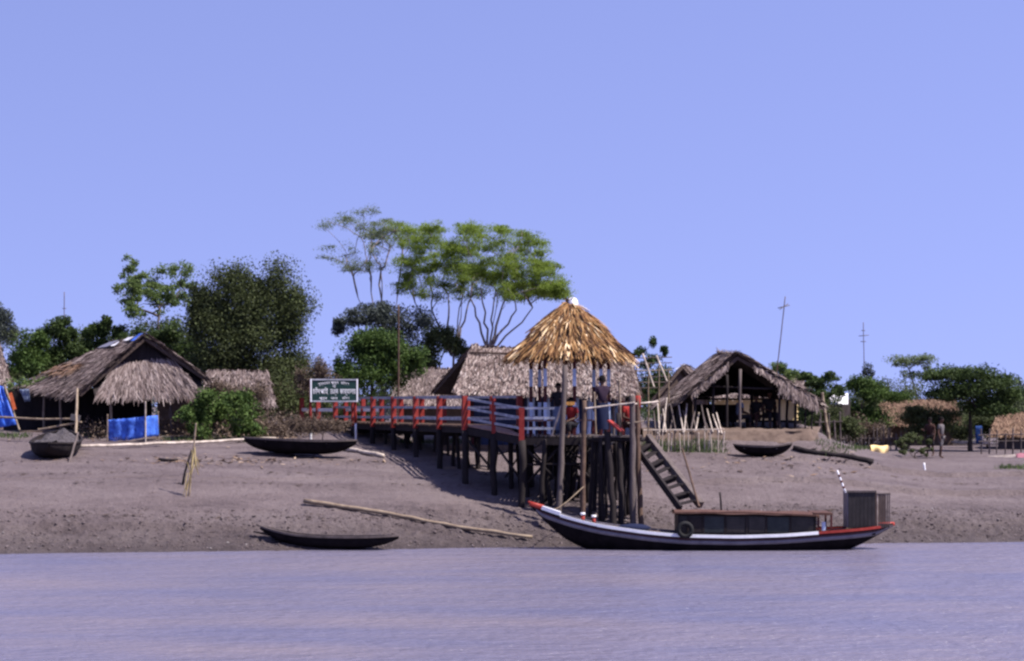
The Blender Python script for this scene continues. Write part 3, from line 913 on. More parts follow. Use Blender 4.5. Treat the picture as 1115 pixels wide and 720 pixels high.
# ---------------------------------------------------------------- jetty: walkway, ramp, platform
DK = 3.28
w0 = V((-1.35, 61.5, 0)); wdir = V((-3.9, 10.5, 0)).normalized()
wn = V((wdir.y, -wdir.x, 0)).normalized()           # towards the far (right-hand) edge
if wn.x < 0: wn = -wn
jet = thing('jetty', 'raised wooden jetty with red posts and pale blue rails on dark piles', 'jetty', (w0.x, w0.y, gz(w0.x, w0.y)))
BAY = 2.385; WID = 1.62; NB = 9
def wp(k, side, z): 
    p = w0 + wdir * (BAY * k) + wn * (WID * side)
    return V((p.x, p.y, z))
pm = MB().box((0, 0, 0), .205, WID + .16, .05)
pme = bpy.data.meshes.new('plank')
pme.from_pydata(pm.v, [], pm.f); pme.materials.append(M['wood_brown'])
rz = math.atan2(wdir.y, wdir.x)
for i in range(int(BAY * (NB - 1) / .22) + 2):
    p = w0 + wdir * (.11 + .22 * i) + wn * (WID / 2)
    o = link('plank', pme, None, jet)
    o.location = V((p.x + rnd.uniform(-.02, .02), p.y, DK - .03 + rnd.uniform(-.006, .006))) - root_loc(jet)
    o.rotation_euler = (0, 0, rz + rnd.uniform(-.012, .012))
def jbeam(a, b, w, h, mat, name):
    return MB().beam([a, b], w, h).build(name, M[mat], jet)
for sd in (0.02, .98):
    for k in range(NB - 1):
        jbeam(wp(k, sd, DK - .15), wp(k + .995, sd, DK - .15), .10, .18, 'wood_dark', 'joist')
for k in range(NB):
    for side in (0, 1):
        p = wp(k, side, 0)
        # red rail post on a dark pile
        off = -.06 if side == 0 else .06
        q = p + wn * off
        MB().box((q.x, q.y, DK + .36), .15, .15, 1.02, Matrix.Rotation(rz, 3, 'Z')).build('post', M['red_paint'] if k < 8 else M['red_paint'], jet)
        g = gz(q.x, q.y)
        if g < DK - .3:
            r = rnd.uniform(.085, .11)
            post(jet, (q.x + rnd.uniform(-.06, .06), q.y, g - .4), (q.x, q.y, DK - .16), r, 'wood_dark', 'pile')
            if k in (0, 1, 2, 3) and side == 0:
                e = wp(k, .5, 0)
                post(jet, (e.x, e.y, gz(e.x, e.y) - .4), (e.x, e.y, DK - .16), .075, 'wood_dark', 'pile')
    if k < 6:
        jbeam(wp(k, -.08, DK - .30), wp(k, 1.08, DK - .30), .12, .14, 'wood_dark', 'cross_beam')
for k in range(NB - 1):
    for side in (0, 1):
        zs = (.84, .52, .18) if k < 6 else (.42,)
        for z in zs:
            m = 'rail_paint' if k < 6 else 'white_paint'
            off = wn * (-.06 if side == 0 else .06)
            jbeam(wp(k, side, DK + z) + off, wp(k + 1, side, DK + z) + off, .055, .075 if k < 6 else .12, m, 'rail')
# ramp and platform: corners of the deck
PZ = 3.0
r0, r1 = wp(0, 0, DK), wp(0, 1, DK)
pf0 = V((WX(568, 59.5), 59.5, PZ)); pf1 = V((WX(652, 59.3), 59.3, PZ))
pb1 = V((WX(668, 63.0), 63.0, PZ)); pb0 = V((WX(566, 63.2), 63.2, PZ))
def quad_planks(a, b, c, d, n, mat, th=.05, name='plank'):
    """planks from edge a-d to edge b-c"""
    for i in range(n):
        t0 = i / n + .012; t1 = (i + 1) / n - .012
        dz = V((0, 0, rnd.uniform(-.008, .008)))
        MB().slab(a.lerp(d, t0) + dz, b.lerp(c, t0) + dz, b.lerp(c, t1) + dz, a.lerp(d, t1) + dz, th).build(name, M[mat], jet)
quad_planks(r0, pf0, pb0.lerp(pf0, .05), r1 + V((0, .3, 0)), 9, 'deck_red')
quad_planks(pf0 + V((.01, 0, 0)), pb0 + V((.01, 0, 0)), pb1, pf1, 18, 'wood_grey')
for a, b in ((r0, pf0), (pf0, pf1), (pf1, pb1), (pb0, pb1)):
    dn = V((0, 0, -.17))
    jbeam(a + dn, b + dn, .10, .2, 'wood_dark', 'joist')
mids = [pf0.lerp(pb0, .5), pf1.lerp(pb1, .5)]
jbeam(mids[0] - V((0, 0, .17)), mids[1] - V((0, 0, .17)), .1, .2, 'wood_dark', 'joist')
# platform posts, piles
def jpost(p, top=.86, below=.16, w=.13, pile=True, mat='red_paint'):
    MB().box((p.x, p.y, p.z + (top - below) / 2), w, w, top + below).build('post', M[mat], jet)
    if pile:
        post(jet, (p.x + rnd.uniform(-.08, .08), p.y, gz(p.x, p.y) - .4), (p.x, p.y, p.z - .14), rnd.uniform(.09, .12), 'wood_dark', 'pile')
mid = r0.lerp(pf0, .5)
jpost(mid + V((0, -.05, 0)), .86, .1, .12); jpost(pf0 + V((0, -.05, 0)), .80, .2, .155)
jpost(pf0.lerp(pb0, .55) + V((.3, 0, 0)), .86, .1, .12)
rail_runs = [(r0, mid + V((0, -.05, 0))), (mid + V((0, -.05, 0)), pf0 + V((0, -.05, 0))), (pf0.lerp(pb0, .55) + V((.3, 0, 0)), pb0.lerp(pb1, .25)), (pf0 + V((0, -.05, 0)), pf0.lerp(pf1, .43) + V((0, -.05, 0)))]
for a, b in rail_runs:
    for z in (.78, .50, .20):
        jbeam(a + V((0, 0, z)), b + V((0, 0, z)), .05, .07, 'rail_paint', 'rail')
far = [r1 + V((0, .3, 0)), pb0.lerp(pf0, .05)]
for z in (.84, .52, .2): jbeam(far[0] + V((0, 0, z)), far[1] + V((0, 0, z + .02)), .05, .07, 'rail_paint', 'rail')
for t, s in ((.25, 0), (.5, 0), (.75, 0), (1, 0), (0, .5), (.3, .5), (.6, .5), (1, .5), (0, 1), (.35, 1), (.7, 1), (1, 1), (.12, .25), (.45, .3), (.82, .22), (.9, .7)):
    p = pf0.lerp(pf1, t).lerp(pb0.lerp(pb1, t), s)
    x, y = p.x + rnd.uniform(-.1, .1), p.y + rnd.uniform(-.1, .1)
    post(jet, (x + rnd.uniform(-.12, .12), y, gz(x, y) - .4), (x, y, PZ - .1), rnd.uniform(.06, .10), 'wood_dark', 'pile')
for t, s in ((.3, .3), (.7, .4)):
    p = r0.lerp(pf0, t).lerp(r1.lerp(pb0, t), s)
    post(jet, (p.x, p.y, gz(p.x, p.y) - .4), (p.x, p.y, p.z - .1), .08, 'wood_dark', 'pile')
for k in range(26):
    t, q_ = rnd.random(), rnd.random()
    p = pf0.lerp(pf1, t).lerp(pb0.lerp(pb1, t), q_)
    g_ = gz(p.x, p.y)
    post(jet, (p.x + rnd.uniform(-.25, .25), p.y + rnd.uniform(-.1, .1), g_ - .3), (p.x, p.y, PZ - .08 - (rnd.uniform(.3, 1.2) if rnd.random() < .3 else 0)), rnd.uniform(.035, .085), 'wood_dark', 'pile')
for k in range(12):
    p = V((WX(rnd.uniform(646, 698), 58.4), rnd.uniform(57.9, 60.5), 2.95))
    post(jet, (p.x + rnd.uniform(-.15, .15), p.y, gz(p.x, p.y) - .3), p, rnd.uniform(.035, .08), 'wood_dark', 'pile')
for k in range(9):
    a = pf0.lerp(pf1, rnd.random()).lerp(pb0, rnd.uniform(0, .6)) + V((0, 0, rnd.uniform(-.6, -.2)))
    b = a + V((rnd.choice((-1, 1)) * rnd.uniform(.5, 1.1), rnd.uniform(-.3, .3), rnd.uniform(-1.1, -.1)))
    MB().tube([a, b], rnd.uniform(.02, .04), 5).build('brace', M['wood_dark'], jet, True)
for k in range(16):
    kk = rnd.uniform(.1, 4.2); sd_ = rnd.uniform(.1, .95)
    p = wp(kk, sd_, DK - .1)
    post(jet, (p.x + rnd.uniform(-.1, .1), p.y, gz(p.x, p.y) - .3), p, rnd.uniform(.04, .075), 'wood_dark', 'pile')
# braces between the piles
for a, b in ((pf0 + V((.1, .05, -.35)), pf0.lerp(pf1, .55) + V((0, .05, -1.5))), (pf0.lerp(pf1, .5) + V((0, .1, -.3)), pf0 + V((.15, .1, -1.4))),
             (pf0 + V((0, .05, -.85)), pf1 + V((0, .05, -.8))), (mid + V((0, .05, -.35)), pf0 + V((0, .05, -1.3))), (pf0.lerp(pf1, .5) + V((0, .6, -.3)), pf1 + V((0, .6, -1.5))),
             (wp(0, 0, DK - .4), mid + V((0, 0, -1.2)))):
    MB().tube([a, b], .04, 6).build('brace', M['wood_dark'], jet, True)
# low landing in front of the pavilion, lashed to tall rough poles
ld0 = V((WX(646, 58.6), 58.6, WZ(472, 58.6))); 
for i in range(7):
    x0, x1 = WX(646, 58.0 + .19 * i), WX(699, 58.0 + .19 * i)
    MB().box(((x0 + x1) / 2, 57.95 + .2 * i, 2.99), x1 - x0, .17, .05).build('plank', M['wood_grey'], jet)
for y in (57.95, 59.1):
    MB().tube([(WX(640, y), y, 2.90), (WX(702, y), y, 2.90)], .055, 7).build('joist', M['wood_dark'], jet, True)
GP = 'tall rough poles carrying the landing'
for lab, pts, r, mt in (
        ('leaning grey pole at the left front of the pavilion', (W(615.5, 398, 58.6), W(607, 553, 58.0)), .085, 'wood_grey'),
        ('straight brown pole reaching down behind the red bollards of the boat', (W(636.5, 436, 57.7), W(635, 562, 57.3)), .075, 'wood_brown'),
        ('thick dark pole, left of the middle pair under the landing', (W(661, 470, 57.9), W(670, 569, 57.4)), .11, 'wood_dark'),
        ('dark pole, right of the middle pair under the landing', (W(673.5, 450, 58.2), W(677, 569, 57.5)), .085, 'wood_dark'),
        ('tall grey pole, left of the pair beside the stairs', (W(688.5, 431, 57.7), W(690, 570, 57.3)), .09, 'wood_grey'),
        ('tall pole with red upper end beside the stairs', (W(694, 428, 58.0), W(699, 570, 57.4)), .075, 'wood_brown')):
    a, b = pts
    b.z = min(b.z, gz(b.x, b.y)) - .3
    o = pole('mooring_pole', [b, a], r, mt, lab, 'pole', GP, False, None, .85)
# red band on the last pole, rope lashings
m = MB().tube([W(694.1, 431, 58.0), W(694.6, 446, 57.98)], .082, 8)
m.build('red_cloth', M['c_red'], None, True, 'red cloth wrapped round the pole beside the stairs', 'cloth')
GB = 'bamboo rails of the landing'
for lab, a, b, r in (('long pale bamboo rail crossing in front of the standing figure', W(638, 445, 57.6), W(690, 438.5, 57.6), .03),
                  ('short pale bamboo rail right of the red wrapped pole', W(690, 440, 57.7), W(716, 437.5, 59.5), .028),
                  ('thin upright bamboo left of the standing figure', W(647, 428, 58.3), W(649, 472, 58.2), .026),
                  ('thin upright bamboo right of the standing figure', W(674, 415, 58.4), W(676, 470, 58.4), .035),
                  ('low bamboo rail between the poles beside the stairs', W(684, 461, 57.6), W(700, 459, 57.6), .025),
                  ('thin pale stick leaning against the leaning grey pole', W(611, 443, 58.5), W(601, 474, 58.9), .03)):
    pole('bamboo_rail', [a, b], r, 'bamboo_pale' if 'pale' in lab else 'bamboo', lab, 'rail', GB)
rb = MB().beam([W(663, 458, 57.9), W(677.5, 470, 57.75)], .28, .05).build('plank', M['bright_red'], None, False, 'red board tilted on the landing beside the standing figure', 'board')
rb['label'] = 'red board tilted on the landing beside the standing figure'
rb.name = 'red_board'
MB().box(W(621, 439.5, 59.0), .26, .2, .10).build('bundle', M['c_orange'], None, False, 'orange bundle lying on the pavilion rail', 'bundle')

# ---------------------------------------------------------------- pavilion on the platform
def pavilion():
    c = V((WX(620.5, 61.0), 61.0, PZ))
    root = thing('pavilion', 'round open pavilion with golden thatched cone roof on banded posts', 'pavilion', c)
    R = 1.15
    zt = WZ(389, 61.0)
    for k in range(8):
        th = math.radians(5 + 45 * k)
        x, y = c.x + R * math.cos(th), c.y + R * math.sin(th)
        segs = ((0, .42, 'red_dark'), (.42, .95, 'light_blue'), (.95, 1.42, 'red_dark'), (1.42, 1.92, 'light_blue'), (1.92, zt - PZ + .15, 'red_dark'))
        p = MB().box((x, y, PZ + .21), .10, .10, .42).build('post', M['red_dark'], root)
        for a, b, mt in segs[1:]:
            MB().box((x, y, PZ + (a + b) / 2), .10, .10, b - a).build('paint_band', M[mt], p)
        x2, y2 = c.x + R * math.cos(th + math.pi / 4), c.y + R * math.sin(th + math.pi / 4)
        MB().beam([(x, y, zt + .0), (x2, y2, zt + .0)], .08, .10).build('ring_beam', M['wood_brown'], root)
        if k not in (0, 5, 6, 7):
            MB().beam([(x, y, PZ + .42), (x2, y2, PZ + .42)], .3, .05).build('bench', M['deck_red'], root)
    # cone roof, slightly bellied
    pk = V((c.x + .03, c.y, WZ(331, 61.0)))
    prof = [(.04, pk.z), (.32, pk.z - .22), (.85, pk.z - .66), (1.22, pk.z - 1.10), (1.62, zt + .10)]
    n = 24
    rows = []
    for r, z in prof:
        rows.append([(c.x + r * math.cos(2 * math.pi * k / n), c.y + r * math.sin(2 * math.pi * k / n), z) for k in range(n)])
    rows2 = [[(c.x + (r - .05) * math.cos(2 * math.pi * k / n), c.y + (r - .05) * math.sin(2 * math.pi * k / n), z - .10) for k in range(n)] for r, z in prof[::-1] if r > .1]
    roof = MB().grid(rows + rows2, True).build('roof', M['thatch_bed'], root)
    parts = []
    for i in range(len(prof) - 1):
        for k in range(n):
            a0, a1 = 2 * math.pi * k / n, 2 * math.pi * (k + 1) / n
            (ra, za), (rb_, zb) = prof[i], prof[i + 1]
            A = (c.x + ra * math.cos(a0), c.y + ra * math.sin(a0), za); B = (c.x + ra * math.cos(a1), c.y + ra * math.sin(a1), za)
            C = (c.x + rb_ * math.cos(a1), c.y + rb_ * math.sin(a1), zb); D = (c.x + rb_ * math.cos(a0), c.y + rb_ * math.sin(a0), zb)
            ar = (ra + rb_) / 2 * (a1 - a0) * math.hypot(rb_ - ra, zb - za)
            parts.append(thatch_patch(A, B, C, D, max(6, int(ar * 520)), .72, .05, .13, .22))
    v, f = join_np(parts)
    npbuild('thatch', v, f, M['thatch_gold'], roof, 'stuff')
    # radial rafters under the cone
    for k in range(8):
        th = math.radians(5 + 45 * k)
        MB().tube([(c.x + 1.8 * math.cos(th), c.y + 1.8 * math.sin(th), zt - .06), (c.x, c.y, pk.z - .16)], .035, 6).build('rafter', M['wood_brown'], root, True)
    # white cap
    rows = []
    for z, r in ((-.10, .17), (.0, .17), (.10, .15), (.17, .09), (.19, .01)):
        rows.append([(pk.x + .05 + r * (1 + .12 * math.sin(3 * t)) * math.cos(t), pk.y + r * math.sin(t), pk.z + z) for t in [2 * math.pi * q / 12 for q in range(12)]])
    MB().grid(rows, True).build('roof_cap', M['plastic_white'], root, True)
pavilion()

# ---------------------------------------------------------------- stairs from the landing to the boat
st = thing('gangway', 'wooden gangway stairs leaning from the landing down to the boat roof', 'stairs', gp(735, 57.5))
tl, tr = W(692, 487, 58.2), W(705, 476, 58.5)
bl, br = W(741, 554.5, 56.0), W(763, 550, 56.45)
for a, b, w in ((tl, bl, 'wood_dark'), (tr, br, 'wood_grey')):
    d = (b - a).normalized()
    MB().beam([a, b], .07 if w == 'wood_dark' else .16, .20).build('stringer', M[w], st)
for i in range(8):
    t = (i + .6) / 8.2
    a, b = tl.lerp(bl, t), tr.lerp(br, t)
    MB().beam([a, b], .24, .035).build('tread', M['wood_dark'], st)
    if i % 2 == 0:
        MB().beam([a - V((0, 0, .10)), b - V((0, 0, .10))], .03, .12).build('riser', M['wood_dark'], st)
pole('bamboo_pole', [W(761, 551, 56.2), W(743, 489, 57.2)], .032, 'wood_brown', 'thin brown pole leaning beside the gangway stairs', 'pole')

# ---------------------------------------------------------------- motor boat at the landing
def motor_boat():
    DB = 55.8
    px = np.array([577, 593, 606, 620, 650, 700, 740, 800, 850, 900, 925, 940, 958, 972], float)
    sh = np.array([548, 553, 557.5, 562, 569, 576, 579.5, 580.5, 579, 575.5, 574, 572.8, 571, 569.5])
    X = (px - CX) / F * DB; Z = CAMZ - (sh - HY) / F * DB
    hb = np.array([.03, .14, .24, .34, .52, .72, .80, .84, .82, .72, .60, .48, .28, .08])
    kz = np.array([1.16, .74, .44, .17, -.12, -.32, -.38, -.40, -.36, -.22, -.02, .14, .40, .60])
    root = thing('motor_boat', 'long dark country boat with white stripe, low cabin and red tips moored at the jetty', 'boat', (WX(775, DB), DB, 0))
    tt = np.linspace(0, 1, 61); xs = X[0] + (X[-1] - X[0]) * tt
    # smooth the key profiles
    def sm(y):
        q = np.interp(xs, X, y)
        for _ in range(3):
            q[1:-1] = (q[:-2] + 2 * q[1:-1] + q[2:]) / 4
        return q
    zs, bs, ks = sm(Z), sm(hb), sm(kz)
    def pt(i, side, h, out=0.0):
        """point on the hull side: h metres below the sheer"""
        full = max(zs[i] - ks[i], .03)
        u = min(h / full, 1.0)
        b = bs[i] * (1 - u ** 2.2) ** .6
        return V((xs[i], DB + side * (b + out), zs[i] - h))
    N = len(xs)
    m = MB()
    rows = []
    for i in range(N):
        full = max(zs[i] - ks[i], .03)
        hs = [full * q for q in (0, .12, .28, .45, .62, .78, .90, .97, 1.0)]
        r = [pt(i, -1, h) for h in hs] + [pt(i, 1, h) for h in hs[::-1][1:]]
        rows.append(r)
    m.grid(rows).build('hull', M['hull_black'], root, True)
    # painted bands as thin planking proud of the hull
    def band(h0, h1, out, name, mat, i0=0, i1=N, sides=(-1, 1)):
        for s in sides:
            q = MB(); rr = []
            for i in range(i0, i1):
                full = max(zs[i] - ks[i], .03)
                k = min(1.0, full / .32)
                a, b = pt(i, s, h0 * k, out), pt(i, s, h1 * k, out)
                ia, ib = pt(i, s, h0 * k, -.01), pt(i, s, h1 * k, -.01)
                rr.append([ia, a, b, ib])
            q.grid(rr).build(name, M[mat], root, True)
    band(.115, .165, .018, 'strake', 'hull_maroon')
    band(.17, .275, .012, 'strake', 'hull_grey', 1)
    def idx(p): return int(np.argmin(np.abs(xs - WX(p, DB))))
    # rub rail: white amidships, red at the ends
    def cap(p0, p1, mat, w, h, name, dz=0.0, sides=(-1, 1), out=.02):
        for s in sides:
            pts = [pt(i, s, .05 - dz, out) for i in range(idx(p0), idx(p1) + 1)]
            MB().beam(pts, w, h).build(name, M[mat], root)
    cap(650, 886, 'white_paint', .07, .08, 'rub_rail', 0, (-1,))
    cap(610, 650, 'white_paint', .06, .07, 'rub_rail', 0, (-1,))
    cap(886, 958, 'red_paint', .07, .065, 'rub_rail')
    cap(593, 612, 'white_paint', .08, .10, 'rub_rail', .04)
    cap(612, 640, 'bright_red', .05, .06, 'gunwale', .07)
    cap(640, 886, 'hull_maroon', .06, .06, 'gunwale', .07)
    cap(577, 593, 'bright_red', .06, .06, 'gunwale', .02)
    cap(610, 886, 'hull_grey', .05, .09, 'rub_rail', 0, (1,))
    MB().tube([W(956, 572, DB), W(966, 571.5, DB), W(974, 570.5, DB)], [.07, .075, .05], 8).build('stern_post', M['bright_red'], root, True)
    MB().tube([W(592, 552, DB), W(583, 549.5, DB), W(575, 546.5, DB)], [.05, .05, .03], 8).build('bow_post', M['bright_red'], root, True)
    # deck
    rows = []
    for i in range(2, N - 2):
        rows.append([V((xs[i], DB - bs[i] * .96, zs[i] - .07)), V((xs[i], DB, zs[i] - .02)), V((xs[i], DB + bs[i] * .96, zs[i] - .07))])
    MB().grid(rows).build('deck', M['wood_brown'], root)
    # bollards
    for p in (634, 646):
        z = float(np.interp(WX(p, DB), xs, zs))
        b = MB().tube([(WX(p, DB), DB - .35, z - .08), (WX(p, DB), DB - .35, z + .13)], [.05, .05], 9).build('bollard', M['bright_red'], root, True)
        MB().tube([(WX(p, DB), DB - .35, z + .13), (WX(p, DB), DB - .35, z + .19)], [.07, .065], 9).build('bollard_head', M['white_paint'], b, True)
    # cabin
    x0, x1 = WX(737, DB), WX(884, DB)
    y0, y1 = DB - .62, DB + .62
    zb = .36; zt0, zt1 = WZ(557.5, DB), WZ(560, DB)
    for y, nm in ((y0, 'cabin_wall'), (y1, 'cabin_wall')):
        cw = MB().box(((x0 + x1) / 2, y, (zb + zt1) / 2), x1 - x0, .04, zt1 - zb).build(nm, M['cabin_dark'], root)
        s = -1 if y == y0 else 1
        for a, b, mt in ((748, 764, 'wood_dark'), (764, 786, 'teal'), (788, 808, 'cabin_dark'), (812, 830, 'cabin_dark'), (832, 856, 'teal'), (858, 882, 'cabin_dark')):
            xa, xb = WX(a, DB) + .012, WX(b, DB) - .012
            MB().box(((xa + xb) / 2, y + s * .034, (zb + zt1) / 2 + .04), xb - xa, .024, (zt1 - zb) * .72).build('shutter', M[mt], cw)
    for x in (x0, x1):
        MB().box((x, DB, (zb + zt1) / 2), .04, y1 - y0 - .05, zt1 - zb).build('cabin_wall', M['cabin_dark'], root)
    for p in (737, 747, 763.5, 787, 810, 831, 857, 884):
        MB().box((WX(p, DB), y0 - .03, (zb + zt1) / 2 + .01), .05, .05, zt1 - zb + .02).build('cabin_post', M['wood_dark'], root)
    rows = []
    for j in range(7):
        v = -1 + 2 * j / 6
        rows.append([V((WX(733, DB) + (WX(888, DB) - WX(733, DB)) * i / 20, DB + .72 * v, zt0 + (zt1 - zt0) * i / 20 + .07 * (1 - v * v) - .01 * math.sin(i))) for i in range(21)])
    top = MB().grid(rows)
    low = MB().grid([[p - V((0, 0, .035)) for p in r] for r in rows[::-1]])
    top.add(low.v, low.f)
    rf = top.build('cabin_roof', M['rust_roof'], root, True)
    MB().beam([W(732, 558.5, DB - .74), W(810, 558.3, DB - .74), W(889, 561.5, DB - .74)], .04, .045).build('roof_edge', M['rust_roof'], rf)
    MB().beam([W(732, 557.5, DB + .74), W(889, 560.5, DB + .74)], .04, .07).build('roof_edge', M['wood_brown'], rf)
    # little porch behind the cabin
    MB().box((WX(893, DB), DB, WZ(558.5, DB)), .50, 1.2, .06).build('porch_roof', M['rust_roof'], root)
    for p in (888, 902):
        for y in (DB - .5, DB + .5):
            MB().box((WX(p, DB), y, (WZ(560, DB) + .42) / 2), .05, .05, WZ(560, DB) - .42).build('porch_post', M['red_dark'], root)
    MB().box((WX(894, DB), DB - .47, .62), .10, .03, .26).build('porch_panel', M['light_blue'], root)
    MB().box((WX(887, DB), DB - .50, .72), .12, .03, .12).build('porch_panel', M['bamboo_pale'], root)
    # stern cubicle of dark boards and a slatted half
    xa, xb = WX(921, DB), WX(951, DB)
    zt, zb2 = WZ(535, DB), WZ(574, DB)
    n = 7
    cb = thing('dummy', None, None) if False else None
    for i in range(n):
        w_ = (xb - xa) / n
        for y in (DB - .36, DB + .36):
            MB().box((xa + w_ * (i + .5), y, (zt + zb2) / 2 + rnd.uniform(-.012, .012)), w_ - .008, .025, zt - zb2).build('cubicle_board', M['cabin_dark'], root)
    MB().box((xa, DB, (zt + zb2) / 2), .03, .72, zt - zb2).build('cubicle_side', M['hull_grey'], root)
    MB().box((xb, DB, (zt + zb2) / 2), .03, .72, zt - zb2).build('cubicle_side', M['wood_brown'], root)
    MB().beam([(xa - .03, DB - .38, zt + .01), (xb + .02, DB - .38, zt + .01)], .04, .05).build('cubicle_rail', M['wood_grey'], root)
    xc = WX(966, DB)
    for i in range(7):
        x = xb + .05 + (xc - xb - .05) * i / 6
        MB().tube([(x, DB - .33, zb2), (x, DB - .33, zt - .06)], .018, 5).build('slat', M['wood_grey'] if i else M['bamboo_pale'], root)
    MB().tube([(xb, DB - .33, zt - .05), (xc + .03, DB - .33, zt - .05)], .025, 6).build('cubicle_rail', M['wood_grey'], root)
    for i in range(4):
        x = xb + .08 + (xc - xb - .05) * i / 3.2
        MB().tube([(x, DB + .33, zb2), (x, DB + .33, zt - .06)], .018, 5).build('slat', M['wood_dark'], root)
    MB().box(((xb + xc) / 2, DB + .10, (zt + zb2) / 2 - .03), xc - xb - .04, .03, zt - zb2 - .12).build('slat_panel', M['wood_brown'], root)
    MB().box(((xb + xc) / 2, DB - .25, zb2 + .05), xc - xb, .12, .1).build('slat_sill', M['wood_dark'], root)
motor_boat()
def ring(c, R, r, n=28, m=10, axis='y'):
    rows = []
    for i in range(n):
        a = 2 * math.pi * i / n
        rr = []
        for j in range(m):
            b = 2 * math.pi * j / m
            q = R + r * math.cos(b)
            rr.append(V(c) + V((q * math.cos(a), r * 1.15 * math.sin(b), q * math.sin(a))))
        rows.append(rr)
    rows.append(rows[0])
    return MB().grid(rows, True)
ty = ring((WX(746, 54.9), 54.88, WZ(577, 54.9)), .17, .062).build('tyre', M['rubber'], None, True, 'old black tyre hung on the boat side as a fender', 'tyre')
pole('striped_pole', [W(921, 537, 55.5), W(911.5, 512, 55.6)], .028, 'white_paint', 'short white pole tilted above the stern cubicle', 'pole', None, False)
spl = bpy.data.objects['striped_pole']
for t in (.2, .45, .7):
    a_, b_ = W(921, 537, 55.5).lerp(W(911.5, 512, 55.6), t), W(921, 537, 55.5).lerp(W(911.5, 512, 55.6), t + .1)
    MB().tube([a_, b_], .031, 8).build('ring', M['red_dark'], spl, True)
pole('stake', [W(785.5, 558, 55.9), W(784, 536, 56.0)], .03, 'wood_dark', 'short dark stake standing on the boat cabin roof', 'stake', None, False)
# bundle on the foredeck near the pair of poles
m = MB(); rows = []
for z, r in ((0, .34), (.06, .36), (.12, .26), (.16, .05)):
    rows.append([V((WX(690, 55.7) + r * 1.3 * math.cos(t) * (1 + .1 * math.sin(3 * t)), 55.7 + r * .8 * math.sin(t), WZ(575, 55.7) - .04 + z)) for t in [2 * math.pi * q / 14 for q in range(14)]])
m.grid(rows, True).build('bundle', M['c_blue'], None, True, 'dark blue bundle on the foredeck of the moored boat', 'bundle')

rp = [W(600, 556, 55.8), W(608, 553, 56.4), W(618, 546, 57.0), W(635.5, 530, 57.3)]
MB().tube(rp, .014, 5).build('mooring_rope', M['bamboo'], None, True, 'rope from the boat bow up to the straight brown pole', 'rope')
# ---------------------------------------------------------------- open wooden boats
def dugout(name, label, A, B, beam, depth, rise0, rise1, mat='hull_black', group=None, fill=None, roll=0.0, belly=.0):
    """open boat from end A to end B (both at gunwale height amidships), with ribs, thwarts and curved ends"""
    A, B = V(A), V(B)
    c = (A + B) / 2
    root = thing(name, label, 'boat', (c.x, c.y, c.z - depth), 0, group)
    ax = (B - A); L = ax.length; ax.normalize()
    sd = V((-ax.y, ax.x, 0)).normalized()
    upv = sd.cross(ax)
    if upv.z < 0: upv = -upv
    if roll:
        R_ = Matrix.Rotation(roll, 3, ax); sd = R_ @ sd; upv = R_ @ upv
    N = 22
    def section(t, inset=0.0):
        u = abs(2 * t - 1)
        rise = (rise0 if t < .5 else rise1) * u ** 2.4
        b = beam / 2 * (1 - u ** 2.6) ** .75 + .02
        dp = depth * (1 - .75 * u ** 4)
        p = A.lerp(B, t) + upv * rise
        out = []
        for k in range(9):
            a = -math.pi / 2 + math.pi * k / 8
            x = math.sin(a); y = math.cos(a)
            out.append(p + sd * ((b - inset) * math.copysign(abs(x) ** .8, x)) - upv * ((dp - inset) * max(y, 0) ** .75))
        return out
    rows = [section(t / (N - 1)) for t in range(N)]
    inn = [section(t / (N - 1), .03) for t in range(N)]
    h = MB()
    h.grid(rows); h.grid([list(reversed(r)) for r in inn])
    h.build('hull', M[mat], root, True)
    for s in (0, 8):
        MB().beam([r[s] + upv * .015 for r in rows], .06, .05).build('gunwale', M[mat if mat != 'hull_black' else 'wood_grey'], root)
    for t in (.25, .5, .75):
        r = section(t, .02)
        MB().beam([r[0] - upv * .06, r[8] - upv * .06], .16, .03).build('thwart', M['wood_grey'], root)
    return root, section
GB2 = 'dark open boats on the mud'
# canoe at the water's edge
ca, cb_ = W(283, 583, 55.8), W(434, 586.5, 55.3)
dugout('canoe', 'slim black canoe lying at the water edge with a forked raised left end', ca, cb_, .62, .30, .24, .07, 'hull_black', GB2)
MB().tube([W(297, 583, 55.7), W(276, 579, 55.7)], [.05, .02], 6).build('paddle', M['wood_dark'], None, True, 'dark paddle blade jutting from the left end of the canoe', 'paddle')
MB().beam([W(279, 571, 55.75), W(289, 576, 55.75)], .09, .05).build('prow_board', M['wood_grey'], None, False, 'pale board end on the raised tip of the canoe', 'board')
# beached boat under the sign
a, b = gp(266, 66.0, .46), gp(388, 65.2, .50)
dugout('rowing_boat', 'long black boat drawn up on the bank below the green sign', a, b, .95, .42, .02, .07, 'hull_black', GB2)
# boat seen end on at the left
a, b = V((WX(54, 63.2), 63.2, 0)), V((WX(68, 66.8), 66.8, 0))
a.z = gz(a.x, a.y) + .44; b.z = gz(b.x, b.y) + .42
r_, sec = dugout('rowing_boat', 'dark boat full of nets, seen end on below the left hut', a, b, 1.5, .50, .12, .15, 'wood_dark', GB2)
m = MB(); rows = []
for i in range(26):
    t = .10 + .78 * i / 25
    s_ = sec(t, .06)
    rows.append([s_[0].lerp(s_[8], k / 14) + V((0, 0, -.06 + .13 * math.sin(math.pi * k / 14) + .22 * float(fbm(np.array(i * .35), np.array(k * .4), 3)) + rnd.uniform(-.03, .03))) for k in range(15)])
m.grid(rows).build('fishing_net', M['net_grey'], None, True, 'grey fishing nets heaped inside the end-on boat', 'net')
